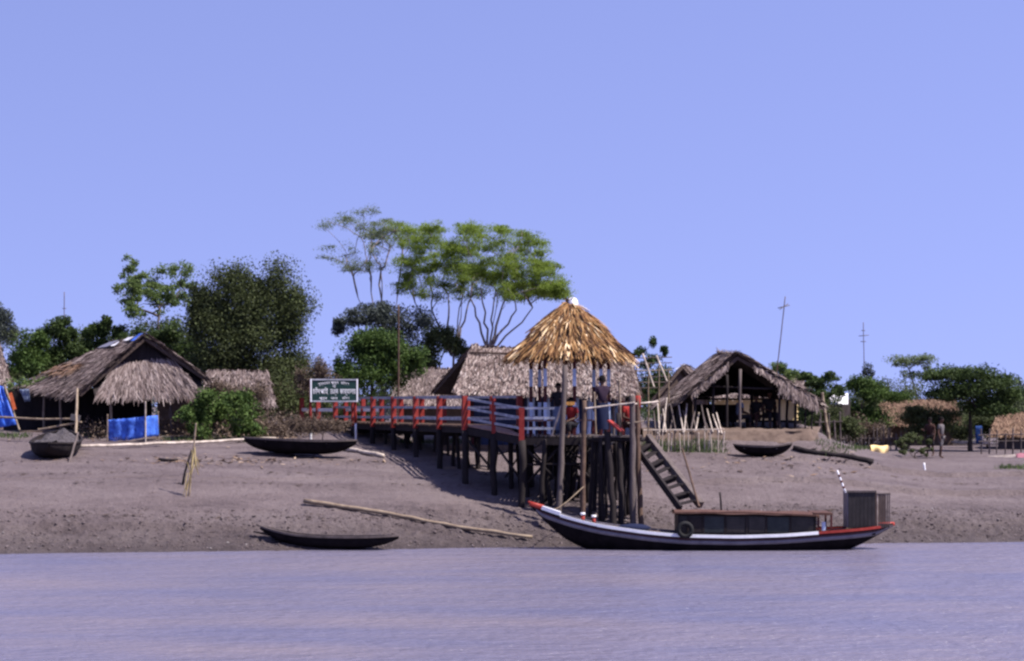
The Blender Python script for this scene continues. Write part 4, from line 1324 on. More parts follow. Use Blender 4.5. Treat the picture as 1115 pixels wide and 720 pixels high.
# boat by the right hut
a, b = W(799, 486, 67.6), W(862, 487.5, 67.0)
dugout('rowing_boat', 'small dark boat beached in front of the open hut', a, b, .80, .30, .05, .13, 'hull_black', GB2)
# old hull end and long dark timber to its right
def log(name, label, cat, pts, r, mat, taper=.8, group=None):
    return pole(name, pts, r, mat, label, cat, group, False, None, taper)
def onground(px0, d0, px1, d1, r, n=8, dz=0.0):
    out = []
    for i in range(n + 1):
        t = i / n
        d = 1 / ((1 - t) / d0 + t / d1)
        px = px0 + (px1 - px0) * t
        p = gp(px, d)
        out.append(V((p.x, p.y, p.z + r * .8 + dz)))
    return out
def dof(px, py, lo=54.0, hi=85.0):
    """distance at which the ground shows at this place of the photo"""
    for d in np.arange(lo, hi, .05):
        if gz(WX(px, d), d) >= WZ(py, d): return float(d)
    return hi
log('timber', 'long dark timber lying on the mud right of the small beached boat', 'log', onground(864, dof(864, 490), 950, dof(950, 506), .09), .09, 'wood_dark', 1.3)
log('bamboo_pole', 'long pale bamboo pole lying along the bank below the left hut', 'pole', onground(86, dof(86, 490), 300, dof(300, 481), .06, 10, .06), .06, 'bamboo_pale', .8)
log('log', 'long pale log slanting across the mud down to the boat', 'log', onground(331, dof(331, 550), 579, dof(579, 590), .07, 3, .06), .072, 'bamboo', .75)
log('log', 'short pale log end poking out from under the black boat', 'log', onground(372, dof(372, 491), 417, dof(417, 499), .07, 3, .02), .075, 'bamboo_pale', .95)
log('timber', 'short dark timber half sunk in the mud below the blue net', 'log', onground(173, dof(173, 502), 194, dof(194, 503), .05, 2), .06, 'wood_dark')
# stick with a straw bundle
a = gp(205, dof(205, 541)); b = V((WX(213, a.y), a.y + .05, WZ(462, a.y)))
pole('stake', [a - V((0, 0, .2)), b], .03, 'bamboo', 'bamboo stake with straw tied to it standing on the bare mud', 'stake')
a2 = gp(199, dof(199, 528)); b2 = W(209, 490, a2.y)
pole('stick', [a2, (a2 + b2) / 2 + V((-.06, 0, -.1)), b2], .035, 'wood_dark', 'dark crooked stick leaning against the straw-tied stake', 'stick', None, False)
cc = [(211, 489), (210, 497), (213, 503), (208, 510), (205, 522)]
parts = []
for i, (px, py) in enumerate(cc):
    p = W(px, py, a.y - .05)
    parts.append(thatch_patch(p + V((-.06, 0, .1)), p + V((.06, 0, .1)), p + V((.08, 0, -.25)), p + V((-.08, 0, -.25)), 6, .40, .022, .04, .22))
v, f = join_np(parts)
tag(npbuild('straw_bundle', v, f, M['straw']), 'yellow straw tied round the stake on the bare mud', 'straw')
# post and rails at the left
pole('post', [gp(82, 66.0, -.2), W(84, 424, 68.5)], .05, 'bamboo', 'tall bamboo post standing beside the end-on boat', 'post')
pole('stick', [gp(74, 62.9, -.1), W(85, 472, 64.4)], .04, 'wood_grey', 'short grey stick propped beside the end-on boat', 'stick')
GR = 'bamboo rails by the left hut'
pole('bamboo_rail', [W(-6, 454, 69.4), W(40, 456.5, 69.0), W(82, 456, 68.6)], .04, 'bamboo', 'upper bamboo rail running to the tall post at the left edge', 'rail', GR)
pole('bamboo_rail', [W(42, 468, 68.9), W(88, 460, 68.5)], .04, 'bamboo', 'lower slanting bamboo rail over the end-on boat', 'rail', GR)
MB().box(W(82, 455, 68.45), .30, .14, .20, Matrix.Rotation(.2, 3, 'Y')).build('bundle', M['c_grey'], None, False, 'grey bundle tied to the tall post by the end-on boat', 'bundle')
# blue net on stakes and hanging blue tarp
def sheet(name, label, corners, mat, nx_=14, ny_=8, amp=.05, parent=None, sag=0.0, cat='sheet'):
    A, B, C, D = [V(p) for p in corners]
    rows = []
    for j in range(ny_ + 1):
        r = []
        for i in range(nx_ + 1):
            u, v_ = i / nx_, j / ny_
            p = A.lerp(B, u).lerp(D.lerp(C, u), v_)
            p.y += amp * math.sin(u * 17 + v_ * 2) + amp * .6 * rnd.uniform(-1, 1)
            p.z -= sag * math.sin(math.pi * u) * (1 if j == ny_ else .6) + rnd.uniform(-.015, .015)
            r.append(p)
        rows.append(r)
    o = MB().grid(rows).build(name, M[mat], parent, True, label, cat if parent is None else None)
    sol = o.modifiers.new('thickness', 'SOLIDIFY'); sol.thickness = .008
    return o
net = thing('blue_net', 'blue net enclosure on bamboo stakes in front of the left hut', 'net', gp(144, 70.2))
sheet('net_panel', None, (W(116, 457, 70.0), W(158, 453, 69.8), W(158, 476, 69.8), W(118, 480, 70.0)), 'net_blue', 16, 8, .05, net, .05)
sheet('net_panel', None, (W(158, 454, 69.8), W(172, 452, 70.6), W(173, 475, 70.6), W(158, 476, 69.8)), 'net_blue', 8, 8, .03, net)
for px, d, t in ((158.5, 69.75, 438), (117, 70.0, 452), (172, 70.6, 449)):
    pole('stake', [gp(px, d, -.2), W(px, t, d)], .03, 'bamboo_pale' if px == 158.5 else 'bamboo', None, None, None, True, net)
sheet('blue_tarp', 'bright blue tarpaulin hanging at the left edge of the picture', (W(-14, 418, 72), W(3, 421, 72), W(19, 462, 71.6), W(-14, 468, 71.6)), 'tarp_blue', 10, 8, .06, None, 0, 'tarpaulin')
pole('bamboo_pole', [W(5, 420, 71.8), W(21, 468, 71.4)], .04, 'bamboo', 'bamboo prop holding the hanging blue tarpaulin', 'pole')
MB().beam([W(11, 428, 71.6), W(16, 446, 71.5)], .12, .02, V((0, -1, 0))).build('strap', M['tarp_orange'], None, False, 'orange red strap beside the hanging blue tarpaulin', 'strap')
m = sheet('cloth', 'pale cloth hung to dry under the left hut eave', (W(21, 424, 74.5), W(32, 424, 74.5), W(33, 437, 74.5), W(27, 438, 74.5)), 'c_lblue', 6, 5, .04, None, 0, 'cloth')

# ---------------------------------------------------------------- sign
def sign():
    d = 70.5
    root = thing('signboard', 'green signboard with white Bengali lettering and white frame beside the walkway', 'sign', gp(364, d))
    A, C = W(338.5, 413.5, d), W(389, 437, d)
    w, h = C.x - A.x, A.z - C.z
    cx, cz = (A.x + C.x) / 2, (A.z + C.z) / 2
    MB().box((cx, d, cz), w, .04, h).build('board', M['sign_green'], root)
    t = .045
    for x in (cx - w / 2, cx + w / 2):
        MB().box((x, d - .01, cz), t, .07, h + t + .004).build('frame', M['white_paint'], root)
    for z in (cz - h / 2, cz + h / 2):
        MB().box((cx, d - .012, z), w - t - .004, .066, t).build('frame', M['rail_paint'], root)
    for x in (cx - w / 2, cx + w / 2 - .04):
        zl_ = WZ(461, d)
        lg_ = post(root, (x, d + .06, gz(x, d) - .3), (x, d + .06, zl_), .035, 'white_paint', 'leg')
        post(lg_, (x, d + .06, zl_), (x, d + .06, cz + h / 2 - .02), .05, 'red_paint', 'upper_leg')
    def text(s, x, z, size, bold=.0, rot=0.0, wscale=1.0):
        cu = bpy.data.curves.new('lettering', 'FONT')
        cu.body = s; cu.size = size; cu.align_x = 'CENTER'; cu.align_y = 'CENTER'
        cu.extrude = .003; cu.offset = 0.0; cu.resolution_u = 4
        ob = bpy.data.objects.new('lettering', cu)
        COL.objects.link(ob)
        bpy.context.view_layer.update()
        me = bpy.data.meshes.new_from_object(ob.evaluated_get(bpy.context.evaluated_depsgraph_get()))
        COL.objects.unlink(ob); bpy.data.objects.remove(ob)
        me.materials.clear(); me.materials.append(M['white_paint'])
        o = link('lettering', me, None, root)
        o.location = V((x, d - .027, z)) - root_loc(root)
        o.rotation_euler = (math.pi / 2, rot, 0)
        o.scale = (wscale, 1, 1)
        return o
    # visual order of the signs (the vowel e is written before its consonant)
    for s, x, z, sz, wd in (('\u099a\u09be\u0981\u09a6\u09aa\u09be\u0987', -.30, -.04, .25, .33), ('\u09c7\u09b0\u099e\u09cd\u099c', .0, -.04, .25, .17), ('\u0995\u09be\u09b0\u09cd\u09af\u09be\u09b2\u09df', .295, -.04, .25, .35)):
        o = text(s, cx + x * w, cz + z, sz, .004)
        xs_ = [v.co.x for v in o.data.vertices]
        if xs_:
            k = wd * w / max(max(xs_) - min(xs_), .01)
            o.scale = (k, 1, 1)
    for s, x, z, r, wd in (('\u09b8\u09c1\u09a8\u09cd\u09a6\u09b0\u09ac\u09a8', -.22, .235, -.14, .26), ('\u09aa\u09c2\u09b0\u09cd\u09ac', .01, .265, 0, .17), ('\u09ac\u09bf\u09ad\u09be\u0997', .23, .235, .14, .18),
                           ('\u09aa\u09c2\u09b0\u09cd\u09ac', -.24, -.27, 0, .17), ('\u09ac\u09a8', .0, -.27, 0, .15), ('\u09ac\u09bf\u09ad\u09be\u0997', .25, -.27, 0, .16), ('\u0993', .0, .14, 0, .06)):
        o = text(s, cx + x * w, cz + z, .115 if s != '\u0993' else .15, .004, r)
        xs_ = [v.co.x for v in o.data.vertices]
        if xs_:
            k = wd * w / max(max(xs_) - min(xs_), .01)
            o.scale = (k, 1, 1)
    root.rotation_euler = (0, 0, .22)
sign()

# ---------------------------------------------------------------- people
def skin_mesh(name, joints, edges, rad, mat, parent, sub=1):
    me = bpy.data.meshes.new(name)
    me.from_pydata([tuple(j) for j in joints], edges, [])
    ob = bpy.data.objects.new(name, me)
    COL.objects.link(ob)
    sk = ob.modifiers.new('skin', 'SKIN')
    sk.use_smooth_shade = True
    for i, r in enumerate(rad):
        q = me.skin_vertices[0].data[i]
        q.radius = (r, r) if not hasattr(r, '__len__') else r
        q.use_root = (i == 0)
    if sub:
        sb = ob.modifiers.new('sub', 'SUBSURF'); sb.levels = sub; sb.render_levels = sub
    bpy.context.view_layer.update()
    dg = bpy.context.evaluated_depsgraph_get()
    m2 = bpy.data.meshes.new_from_object(ob.evaluated_get(dg))
    m2.name = name
    COL.objects.unlink(ob); bpy.data.objects.remove(ob)
    m2.materials.clear(); m2.materials.append(mat)
    m2.polygons.foreach_set('use_smooth', [True] * len(m2.polygons))
    o = link(name, m2, None, parent)
    return o
def person(label, loc, rot, shirt, skirt, pose='stand', h=1.62, arms='down', group=None, headcloth=None, bare_legs=False):
    root = thing('person', label, 'person', loc, rot, group)
    k = h / 1.62
    def S(*p): return V(p) * k
    # x right, y forward, z up; figure faces +y
    hip = .86 if pose == 'stand' else .47
    J, E, R = [], [], []
    def add(p, r, par=None):
        J.append(S(*p)); R.append(r * k)
        if par is not None: E.append((par, len(J) - 1))
        return len(J) - 1
    lean = .02 if pose == 'stand' else .06
    pel = add((0, 0, hip), .115)
    sp = add((0, lean * .5, hip + .20), .105, pel)
    ch = add((0, lean, hip + .38), .12, sp)
    nb = add((0, lean, hip + .50), .055, ch)
    nt_ = add((0, lean + .01, hip + .56), .05, nb)
    hd = add((0, lean + .025, hip + .64), .083, nt_)
    add((0, lean + .02, hip + .735), .07, hd)
    add((0, lean + .115, hip + .625), .014, hd)      # nose
    add((-.085, lean + .01, hip + .64), .012, hd); add((.085, lean + .01, hip + .64), .012, hd)   # ears
    sh_i = {}
    hands = []
    for s in (-1, 1):
        a = add((.16 * s, lean, hip + .44), .055, ch)
        if arms == 'down' or (arms == 'half' and s < 0):
            el = (.22 * s, lean - .02, hip + .17); wr = (.23 * s, lean + .06, hip - .06); fd = V((0, .15, -1)).normalized()
        elif arms == 'lap':
            el = (.23 * s, lean + .02, hip + .17); wr = (.12 * s, lean + .26, hip + .10); fd = V((-.3 * s, .9, -.2)).normalized()
        else:
            el = (.24 * s, lean + .08, hip + .19); wr = (.17 * s, lean + .29, hip + .26); fd = V((-.2 * s, .95, .2)).normalized()
        e = add(el, .04, a); w_ = add(wr, .028, e)
        pm_ = V(wr) + fd * .055
        p_ = add(tuple(pm_), .034, w_)
        sidev = V((0, 1, 0)) if abs(fd.z) > .6 else V((1, 0, 0))
        curl = V((0, 0, -1)) if abs(fd.z) < .6 else V((-s * .6, .2, 0))
        for q, ln in enumerate((.062, .072, .068, .052)):
            o_ = sidev * ((q - 1.5) * .019)
            b0 = add(tuple(pm_ + fd * .035 + o_), .0095, p_)
            b1 = add(tuple(pm_ + fd * (.035 + ln * .6) + o_ + curl * .01), .0085, b0)
            add(tuple(pm_ + fd * (.035 + ln) + o_ + curl * .03), .0075, b1)
        th0 = add(tuple(pm_ + sidev * .036 * (1 if abs(fd.z) > .6 else -s) + fd * .0), .011, p_)
        add(tuple(pm_ + sidev * .055 * (1 if abs(fd.z) > .6 else -s) + fd * .04), .009, th0)
        sh_i[s] = (el, wr)
    legs = {}
    for s in (-1, 1):
        hj = add((.085 * s, 0, hip - .06), .085, pel)
        if pose == 'stand':
            kn = (.10 * s, .03 + .05 * s, .45); an = (.10 * s, -.02 + .06 * s, .08)
        else:
            kn = (.12 * s, .42, .47); an = (.12 * s, .40, .08)
        n_ = add(kn, .055, hj); a_ = add(an, .036, n_)
        toe = add((an[0] + .02 * s, an[1] + .15, .028), .03, a_)
        legs[s] = (kn, an)
    skin_mesh('body', J, E, R, M['skin'], root, 1)
    # shirt: one shell over torso and upper arms
    J, E, R = [], [], []
    c0 = add((0, .0, hip - .02), .145); c1 = add((0, lean * .5, hip + .18), .135, c0); c2 = add((0, lean, hip + .37), .145, c1); c3 = add((0, lean, hip + .48), .075, c2)
    for s in (-1, 1):
        a = add((.165 * s, lean, hip + .435), .075, c2)
        el = sh_i[s][0]
        add((.165 * s * .4 + el[0] * .6, lean * .4 + el[1] * .6, (hip + .435) * .4 + el[2] * .6), .066, a)
    skin_mesh('shirt', J, E, R, shirt, root, 1)
    # wrapped skirt / trousers
    if pose == 'stand' and not bare_legs:
        rows = []
        for z, rx, ry in ((hip + .03, .155, .125), (hip - .12, .185, .15), (hip - .4, .19, .165), (hip - .62, .195, .18), (.16, .19, .19)):
            rows.append([S(rx * math.cos(t) * (1 + .05 * math.sin(5 * t + z * 9)), ry * math.sin(t) * (1 + .06 * math.sin(4 * t + z * 7)) + .01, z) for t in [2 * math.pi * q / 20 for q in range(20)]])
        mm = MB().grid(rows, True)
        me_ = bpy.data.meshes.new('wrap'); me_.from_pydata([tuple(v) for v in mm.v], [], mm.f); me_.update()
        me_.polygons.foreach_set('use_smooth', [True] * len(me_.polygons))
        o = link('wrap', me_, skirt, root)
    else:
        J, E, R = [], [], []
        c0 = add((0, 0, hip + .03), .13)
        for s in (-1, 1):
            kn, an = legs[s]
            a = add((.085 * s, .03, hip - .06), .105, c0); b = add(kn, .085, a)
            zz = .4 if bare_legs else .12
            add((an[0], an[1] * .8 + kn[1] * .2, an[2] + zz), .07, b)
        skin_mesh('wrap', J, E, R, skirt, root, 1)
    # hair cap
    rows = []
    hc = S(0, lean + .018, hip + .685)
    for i in range(6):
        th = math.pi / 2 * i / 5
        rows.append([hc + V((.099 * math.cos(t) * math.sin(th) , .106 * math.sin(t) * math.sin(th) - .012, .112 * math.cos(th) - (.05 if i == 5 and math.sin(t) < .2 else 0))) * k for t in [2 * math.pi * q / 16 for q in range(16)]])
    mm = MB().grid(rows, True)
    me_ = bpy.data.meshes.new('hair'); me_.from_pydata([tuple(v) for v in mm.v], [], mm.f); me_.update()
    me_.polygons.foreach_set('use_smooth', [True] * len(me_.polygons))
    link('hair', me_, headcloth or M['hair'], root)
    for s in (-1, 1):
        mm = MB().box(S(.032 * s, lean + .103, hip + .655), .022 * k, .012 * k, .010 * k)
        me_ = bpy.data.meshes.new('eye'); me_.from_pydata(mm.v, [], mm.f); link('eye', me_, M['hair'], root)
    mm = MB().box(S(0, lean + .098, hip + .595), .045 * k, .012 * k, .010 * k)
    me_ = bpy.data.meshes.new('mouth'); me_.from_pydata(mm.v, [], mm.f); link('mouth', me_, M['c_brown'], root)
    return root
PI = math.pi
person('person in dark purple top and blue wrap standing at the pavilion front', (WX(656, 58.55), 58.55, 3.02), .3, M['c_purple'], M['c_blue'], 'stand', 1.66, 'half')
person('person in red top sitting on the platform left of the straight brown pole', (WX(623, 59.9), 59.9, PZ - .10), 2.6, M['c_red'], M['c_dark'], 'sit', 1.55, 'lap')
person('person in dark top with pale face standing by the leaning grey pole', (WX(608, 60.2), 60.2, PZ), 2.9, M['c_dark'], M['c_lblue'], 'stand', 1.50, 'fwd')
person('person in red top sitting at the right end of the landing', (WX(683, 59.0), 59.0, 3.02 - .10), -2.5, M['c_red'], M['c_brown'], 'sit', 1.55, 'lap')
HF = WZ(467, 70.5)
person('person in pale blue shirt sitting at the left inside the open hut', (WX(804, 71.2), 71.2, HF), -1.2, M['c_lblue'], M['c_dark'], 'sit', 1.5, 'lap')
person('person in dark shirt sitting in the middle of the open hut', (WX(824, 71.6), 71.6, HF), 2.7, M['c_dark'], M['c_brown'], 'sit', 1.55, 'lap')
person('person in charcoal clothes sitting tallest on the open hut bench', (WX(837, 71.6), 71.6, HF + .03), 3.4, M['c_dark'], M['c_dark'], 'sit', 1.68, 'lap')
def gperson(label, px, py, rot, *a, **k):
    d = dof(px, py, 60, 110)
    return person(label, gp(px, d), rot, *a, **k), d
gperson('person in brown top standing on the mud by the right-hand bush', 1013, 497, 2.4, M['c_brown'], M['c_dark'], 'stand', 1.45, 'half', bare_legs=True)
gperson('person in grey clothes walking on the mud at the right', 1024, 499, -2.2, M['c_grey'], M['c_grey'], 'stand', 1.5, 'down', bare_legs=True)

# ---------------------------------------------------------------- right-hand village
simple_hut('orange thatched hut with stake walls half hidden behind bushes at the right', (W(958, 438, 96), W(1040, 434, 96)), (W(948, 462, 92.5), W(1048, 462, 92.5)),
           (W(948, 458, 99), W(1048, 458, 99)), 'thatch_orange')
simple_hut('brown thatched hut with dark gable at the right edge', (W(1086, 450, 88), W(1165, 450, 88)), (W(1078, 474, 85.4), W(1170, 474, 85.4)),
           (W(1078, 470, 90.5), W(1170, 470, 90.5)), 'thatch_orange', 'wood_grey', None, 70, None, 'wood_dark')
def fence(name, label, pxs, d, top, r, mat, rail=None, jitter=2.0, lean=2.0, top_j=4, group=None, slope=0.0):
    p0 = gp(pxs[0], d)
    root = thing(name, label, 'fence', p0, 0, group)
    for px in pxs:
        dd = d + rnd.uniform(-.15, .15) + slope * (px - pxs[0])
        px = px + rnd.uniform(-jitter, jitter)
        b = gp(px, dd, -.15)
        t = W(px + rnd.uniform(-lean, lean), top + rnd.uniform(-top_j, top_j), dd)
        pole('stake', [b, t], r * rnd.uniform(.8, 1.2), mat if rnd.random() < .7 else 'wood_grey', None, None, None, True, root)
    for py in (rail or []):
        a, b = W(pxs[0] - 2, py, d - .05), W(pxs[-1] + 2, py - 1, d - .05 + slope * (pxs[-1] - pxs[0]))
        pole('rail', [a, b], r * .9, mat, None, None, None, True, root)
    return root
fence('stake_fence', 'low fence of pale bamboo stakes in front of the earth plinth', list(np.arange(703, 790, 4.6)), 68.3, 469, .022, 'bamboo_pale', [468.5], 1.6, 2.5, 4)
fence('stake_fence', 'fence of dark upright stakes below the orange hut at the right', list(np.arange(918, 990, 4.0)), 84, 470, .03, 'wood_grey', [478], 1.5, 1.5, 6)
fence('stake_fence', 'fence of thin posts and wires before the right edge hut', list(np.arange(1068, 1116, 9.0)), 80, 470, .03, 'wood_grey', [474, 481], 1.5, 1, 3)
fence('stake_fence', 'loose stake fence behind the open hut, left of the bushes', list(np.arange(890, 920, 5.0)), 80, 455, .03, 'wood_grey', [460], 1.5, 2, 6)
pole('post', [gp(903, 73, -.1), W(895, 428, 73)], .06, 'bamboo', 'tall pale bamboo post leaning beside the open hut', 'post')
# plank footway and its dark trestle at the right edge
fw = thing('footway', 'low plank footway on posts at the right edge', 'footway', gp(1095, 78))
for i in range(3):
    MB().beam([W(1074, 500 - i, 77 + .3 * i), W(1130, 496 - i, 77 + .3 * i)], .26, .05).build('plank', M['bamboo_pale'], fw)
for px in (1080, 1098, 1113):
    post(fw, gp(px, 77.4, -.2), W(px, 499, 77.4), .06, 'wood_dark')
lg = onground(1036, 84, 1080, 83, .1, 4, .25)
pole('timber', lg, .07, 'bamboo_pale', 'long pale timber lying at the foot of the umbrella tree', 'log', None, False)
sheet('cloth', 'blue cloth hung beside the trunk of the umbrella tree', (W(1062, 464, 80.6), W(1069, 464, 80.6), W(1070, 483, 80.6), W(1063, 483, 80.6)), 'c_blue', 5, 6, .04, None, 0, 'cloth').data.materials[0] = M['c_blue2']
sheet('cloth', 'pink cloth lying on the footway at the right edge', (W(1106, 494, 77), W(1122, 493, 77), W(1122, 502, 76.6), W(1107, 502, 76.6)), 'c_pink', 6, 4, .05, None, 0, 'cloth')
q = dof(958, 493, 60, 100)
m = MB()
p = gp(958, q)
rows = []
for i in range(9):
    t = i / 8
    rows.append([p + V((-.33 + .66 * t, .05 * math.sin(9 * t) + y, z + .02 * math.sin(7 * t))) for y, z in ((0, 0), (-.02, .14), (.06, .26), (.28, .27), (.34, 0))])
m.grid(rows).build('yellow_sheet', M['sheet_yellow'], None, True, 'bright yellow sheet folded over a frame on the right-hand mud', 'sheet')
pole('stake', [gp(1007, dof(1007, 512, 60, 90), -.05), W(1006, 504, dof(1007, 512, 60, 90))], .04, 'white_paint', 'short white stake on the mud at the right', 'stake', None, False)
# corrugated roof sheet glimpsed among leaves
sr = thing('tin_shed', 'pale tin shed roof glimpsed among the bushes right of the open hut', 'shed', gp(913, 86))
rows = []
for j in range(2):
    rows.append([W(903 + i * 1.2, 428 + (12 if j else 0) + (.5 if i % 2 else 0), 86 - 2 * j) for i in range(18)])
MB().grid(rows).build('roof', M['plastic_white'], sr)
MB().box(W(913, 456, 86), .75, 1.4, 1.6).build('wall', M['wood_grey'], sr)
# aerials
def aerial(label, base, top, crosses, r=.025):
    root = thing('aerial', label, 'aerial', base)
    pole('mast', [base, top], r, 'wood_brown', None, None, None, False, root, .7)
    for (a, b) in crosses:
        MB().tube([a, b], .018, 5).build('crossbar', M['metal'], root, True)
    return root
aerial('tall leaning aerial pole with a crossbar above the open hut', gp(838, 84), W(855, 323, 84), [(W(847, 335.5, 84), W(860, 332.5, 84)), (W(849, 337, 83.7), W(858, 331, 84.4))])
aerial('thin upright aerial with small crossbars above the right-hand bushes', gp(941, 96), W(940, 351, 96), [(W(935, 366, 96), W(946, 365, 96)), (W(937, 372, 96), W(943, 372, 96)), (W(938, 360, 96), W(942, 360, 96))], .022)
aerial('thin mast rising behind the left hut', gp(70, 100), W(70, 318, 100), [(W(68, 336, 100), W(72, 336, 100))], .025)
pole('bamboo_pole', [gp(433, 80, -.1), W(434, 332, 80)], .04, 'wood_brown', 'tall thin pole standing before the green bush behind the walkway', 'pole', None, False)

# ---------------------------------------------------------------- trees and shrubs
def sprays(region, n, rx, ry):
    out = []
    while len(out) < n:
        cx_, cy_, ax_, ay_ = region[rnd.randrange(len(region))]
        a_ = rnd.uniform(0, 6.283); q_ = math.sqrt(rnd.random())
        out.append((cx_ + ax_ * q_ * math.cos(a_), cy_ + ay_ * q_ * math.sin(a_), rnd.uniform(.6, 1.3) * rx, rnd.uniform(.7, 1.3) * ry, rnd.uniform(-2.2, 2.2)))
    return out
tree('broadleaf_tree', 'big dark leafy tree rounded behind the left hut and sign', 'tree', 285, 84,
     [(258, 312, 40, 32), (296, 318, 34, 34), (232, 345, 34, 40), (216, 330, 16, 22), (318, 350, 28, 44), (270, 375, 58, 45), (240, 405, 40, 32), (300, 415, 46, 40), (330, 400, 18, 40), (285, 352, 42, 32), (262, 345, 30, 24)],
     44000, .17, .085, 'leaf_dark', 'bark', .2, 400, 285, 260, 20, .34)
tree('slender_tree', 'light green open tree rising left of the big dark tree', 'tree', 178, 92,
     sprays([(150, 295, 24, 16), (177, 302, 34, 24), (145, 318, 18, 12), (165, 335, 30, 18), (200, 310, 24, 26)], 46, 11, 7),
     4600, .20, .10, 'leaf_light', 'bark', .10, 350, 172, 110, 22, .5)
GH = 'hedge trees behind the left hut'
tree('hedge_tree', 'dark green bush nearest the left edge behind the hut', 'tree', 36, 92, [(35, 378, 22, 20), (30, 398, 30, 20)], 5000, .2, .1, 'leaf_mid', 'bark_dark', .1, 395, 36, 40, 5, .35, .55, GH)
tree('hedge_tree', 'tufted green tree second from the left edge under the thin mast', 'tree', 68, 93, [(62, 362, 22, 16), (74, 355, 12, 12), (66, 385, 28, 24), (80, 400, 24, 20)], 7000, .2, .1, 'leaf_deep', 'bark_dark', .1, 395, 68, 50, 5, .32, .55, GH)
tree('hedge_tree', 'upright tufted tree just left of the left hut peak', 'tree', 112, 94, [(118, 352, 8, 14), (104, 362, 14, 14), (126, 362, 12, 14), (112, 385, 26, 26), (95, 395, 20, 22)], 7000, .2, .1, 'leaf_deep', 'bark_dark', .1, 390, 112, 50, 5, .32, .55, GH)
tree('hedge_tree', 'mid green tree right behind the left hut ridge', 'tree', 180, 88, [(150, 372, 25, 16), (178, 366, 24, 18), (205, 378, 24, 24), (195, 400, 30, 25)], 7000, .2, .1, 'leaf_deep', 'bark_dark', .1, 400, 180, 50, 5, .32, .55, GH)
tree('hazy_tree', 'bluish tree cut by the left edge above the pale hut', 'tree', 2, 104, [(2, 348, 16, 16), (-8, 365, 25, 25), (10, 365, 10, 16)], 4000, .2, .1, 'leaf_blue', 'bark_dark', .12, 380, 2, 35, 5, .32)
# feathery flat-topped trees
tree('feathery_tree', 'sparse flat-topped tree with thin grey green foliage, left of the feathery group', 'tree', 420, 96,
     sprays([(392, 242, 40, 14), (396, 262, 46, 14), (385, 282, 36, 14), (425, 255, 24, 16)], 90, 10, 4.5),
     6000, .15, .05, 'leaf_sparse', 'bark_pale', .085, None, None, 200, 44, .6, .75, None, [(418, 417, 372, 1.1), (417, 404, 318, .8, 376), (418, 432, 330, .6, 374), (416, 390, 325, .6, 376), (418, 416, 308, .7, 372)], depth=.6)
tree('feathery_tree', 'bright green flat-topped tree in the middle of the feathery group', 'tree', 486, 93,
     sprays([(450, 256, 30, 14), (488, 256, 42, 14), (478, 280, 46, 18), (468, 292, 42, 14), (505, 290, 34, 20), (452, 310, 24, 10), (500, 318, 26, 12)], 190, 12, 5.5),
     21000, .15, .055, 'leaf_spring', 'bark_pale', .11, None, None, 420, 40, .6, .75, None, [(492, 494, 384, 1.2), (493, 470, 338, .75, 386), (492, 452, 330, .6, 388), (495, 510, 330, .75, 386), (494, 488, 325, .75, 384), (496, 502, 345, .55, 386)], depth=.6)
tree('feathery_tree', 'bright green spreading tree leaning right above the pavilion roof', 'tree', 532, 90,
     sprays([(535, 262, 38, 16), (560, 272, 40, 18), (550, 292, 48, 18), (585, 300, 26, 18), (600, 316, 16, 8), (535, 300, 34, 14), (572, 316, 24, 10)], 240, 12, 5.5),
     26000, .15, .055, 'leaf_spring', 'bark_pale', .11, None, None, 480, 44, .6, .75, None, [(532, 532, 380, 1.2), (531, 512, 325, .75, 382), (533, 548, 330, .85, 382), (534, 562, 338, .75, 380), (534, 580, 335, .6, 384), (531, 524, 318, .7, 382), (533, 540, 315, .6, 380)], depth=.6)
tree('bluish_bush', 'bluish dark bush under the sparse feathery tree', 'tree', 415, 91, [(392, 342, 28, 15), (420, 345, 28, 18), (455, 352, 28, 18), (372, 352, 14, 12), (420, 375, 45, 25)], 9000, .19, .09, 'leaf_blue', 'bark_dark', .12, 380, 415, 70, 6, .33)
tree('green_bush', 'bright mid green bush behind the signboard and walkway', 'tree', 405, 81, [(392, 378, 26, 24), (425, 380, 28, 22), (405, 405, 42, 26), (450, 392, 18, 20), (376, 408, 14, 24)], 11000, .17, .09, 'leaf_mid', 'bark_dark', .12, 410, 405, 70, 6, .33)
tree('dark_bush', 'dark bush between the green bush and the long hut', 'tree', 478, 90, [(478, 368, 22, 20), (500, 375, 16, 14), (465, 395, 24, 24), (455, 412, 24, 18)], 7000, .18, .09, 'leaf_dark', 'bark_dark', .1, 400, 478, 50, 5, .33)
tree('small_tree', 'small dark tufted tree above the bare bamboo frame', 'tree', 714, 92, [(697, 380, 8, 9), (714, 378, 7, 12), (724, 384, 7, 10), (708, 396, 16, 10), (714, 420, 26, 24)], 3400, .17, .08, 'leaf_deep', 'bark_dark', .08, 405, 713, 45, 10, .34)
GQ = 'bushes behind and right of the open hut'
tree('light_bush', 'light green bush peeping over the right slope of the open hut', 'tree', 856, 86, [(848, 402, 14, 7), (862, 408, 14, 9), (855, 425, 22, 20)], 2600, .17, .08, 'leaf_light', 'bark_dark', .08, 420, 856, 30, 8, .34, .5, GQ)
tree('spiky_tree', 'spiky branching tree right of the open hut roof', 'tree', 888, 84, [(876, 410, 10, 7), (888, 418, 16, 8), (906, 410, 12, 6), (912, 425, 14, 10), (893, 436, 20, 14), (885, 452, 18, 16)], 4200, .18, .08, 'leaf_deep', 'bark', .08, 430, 890, 60, 16, .3, .5, GQ)
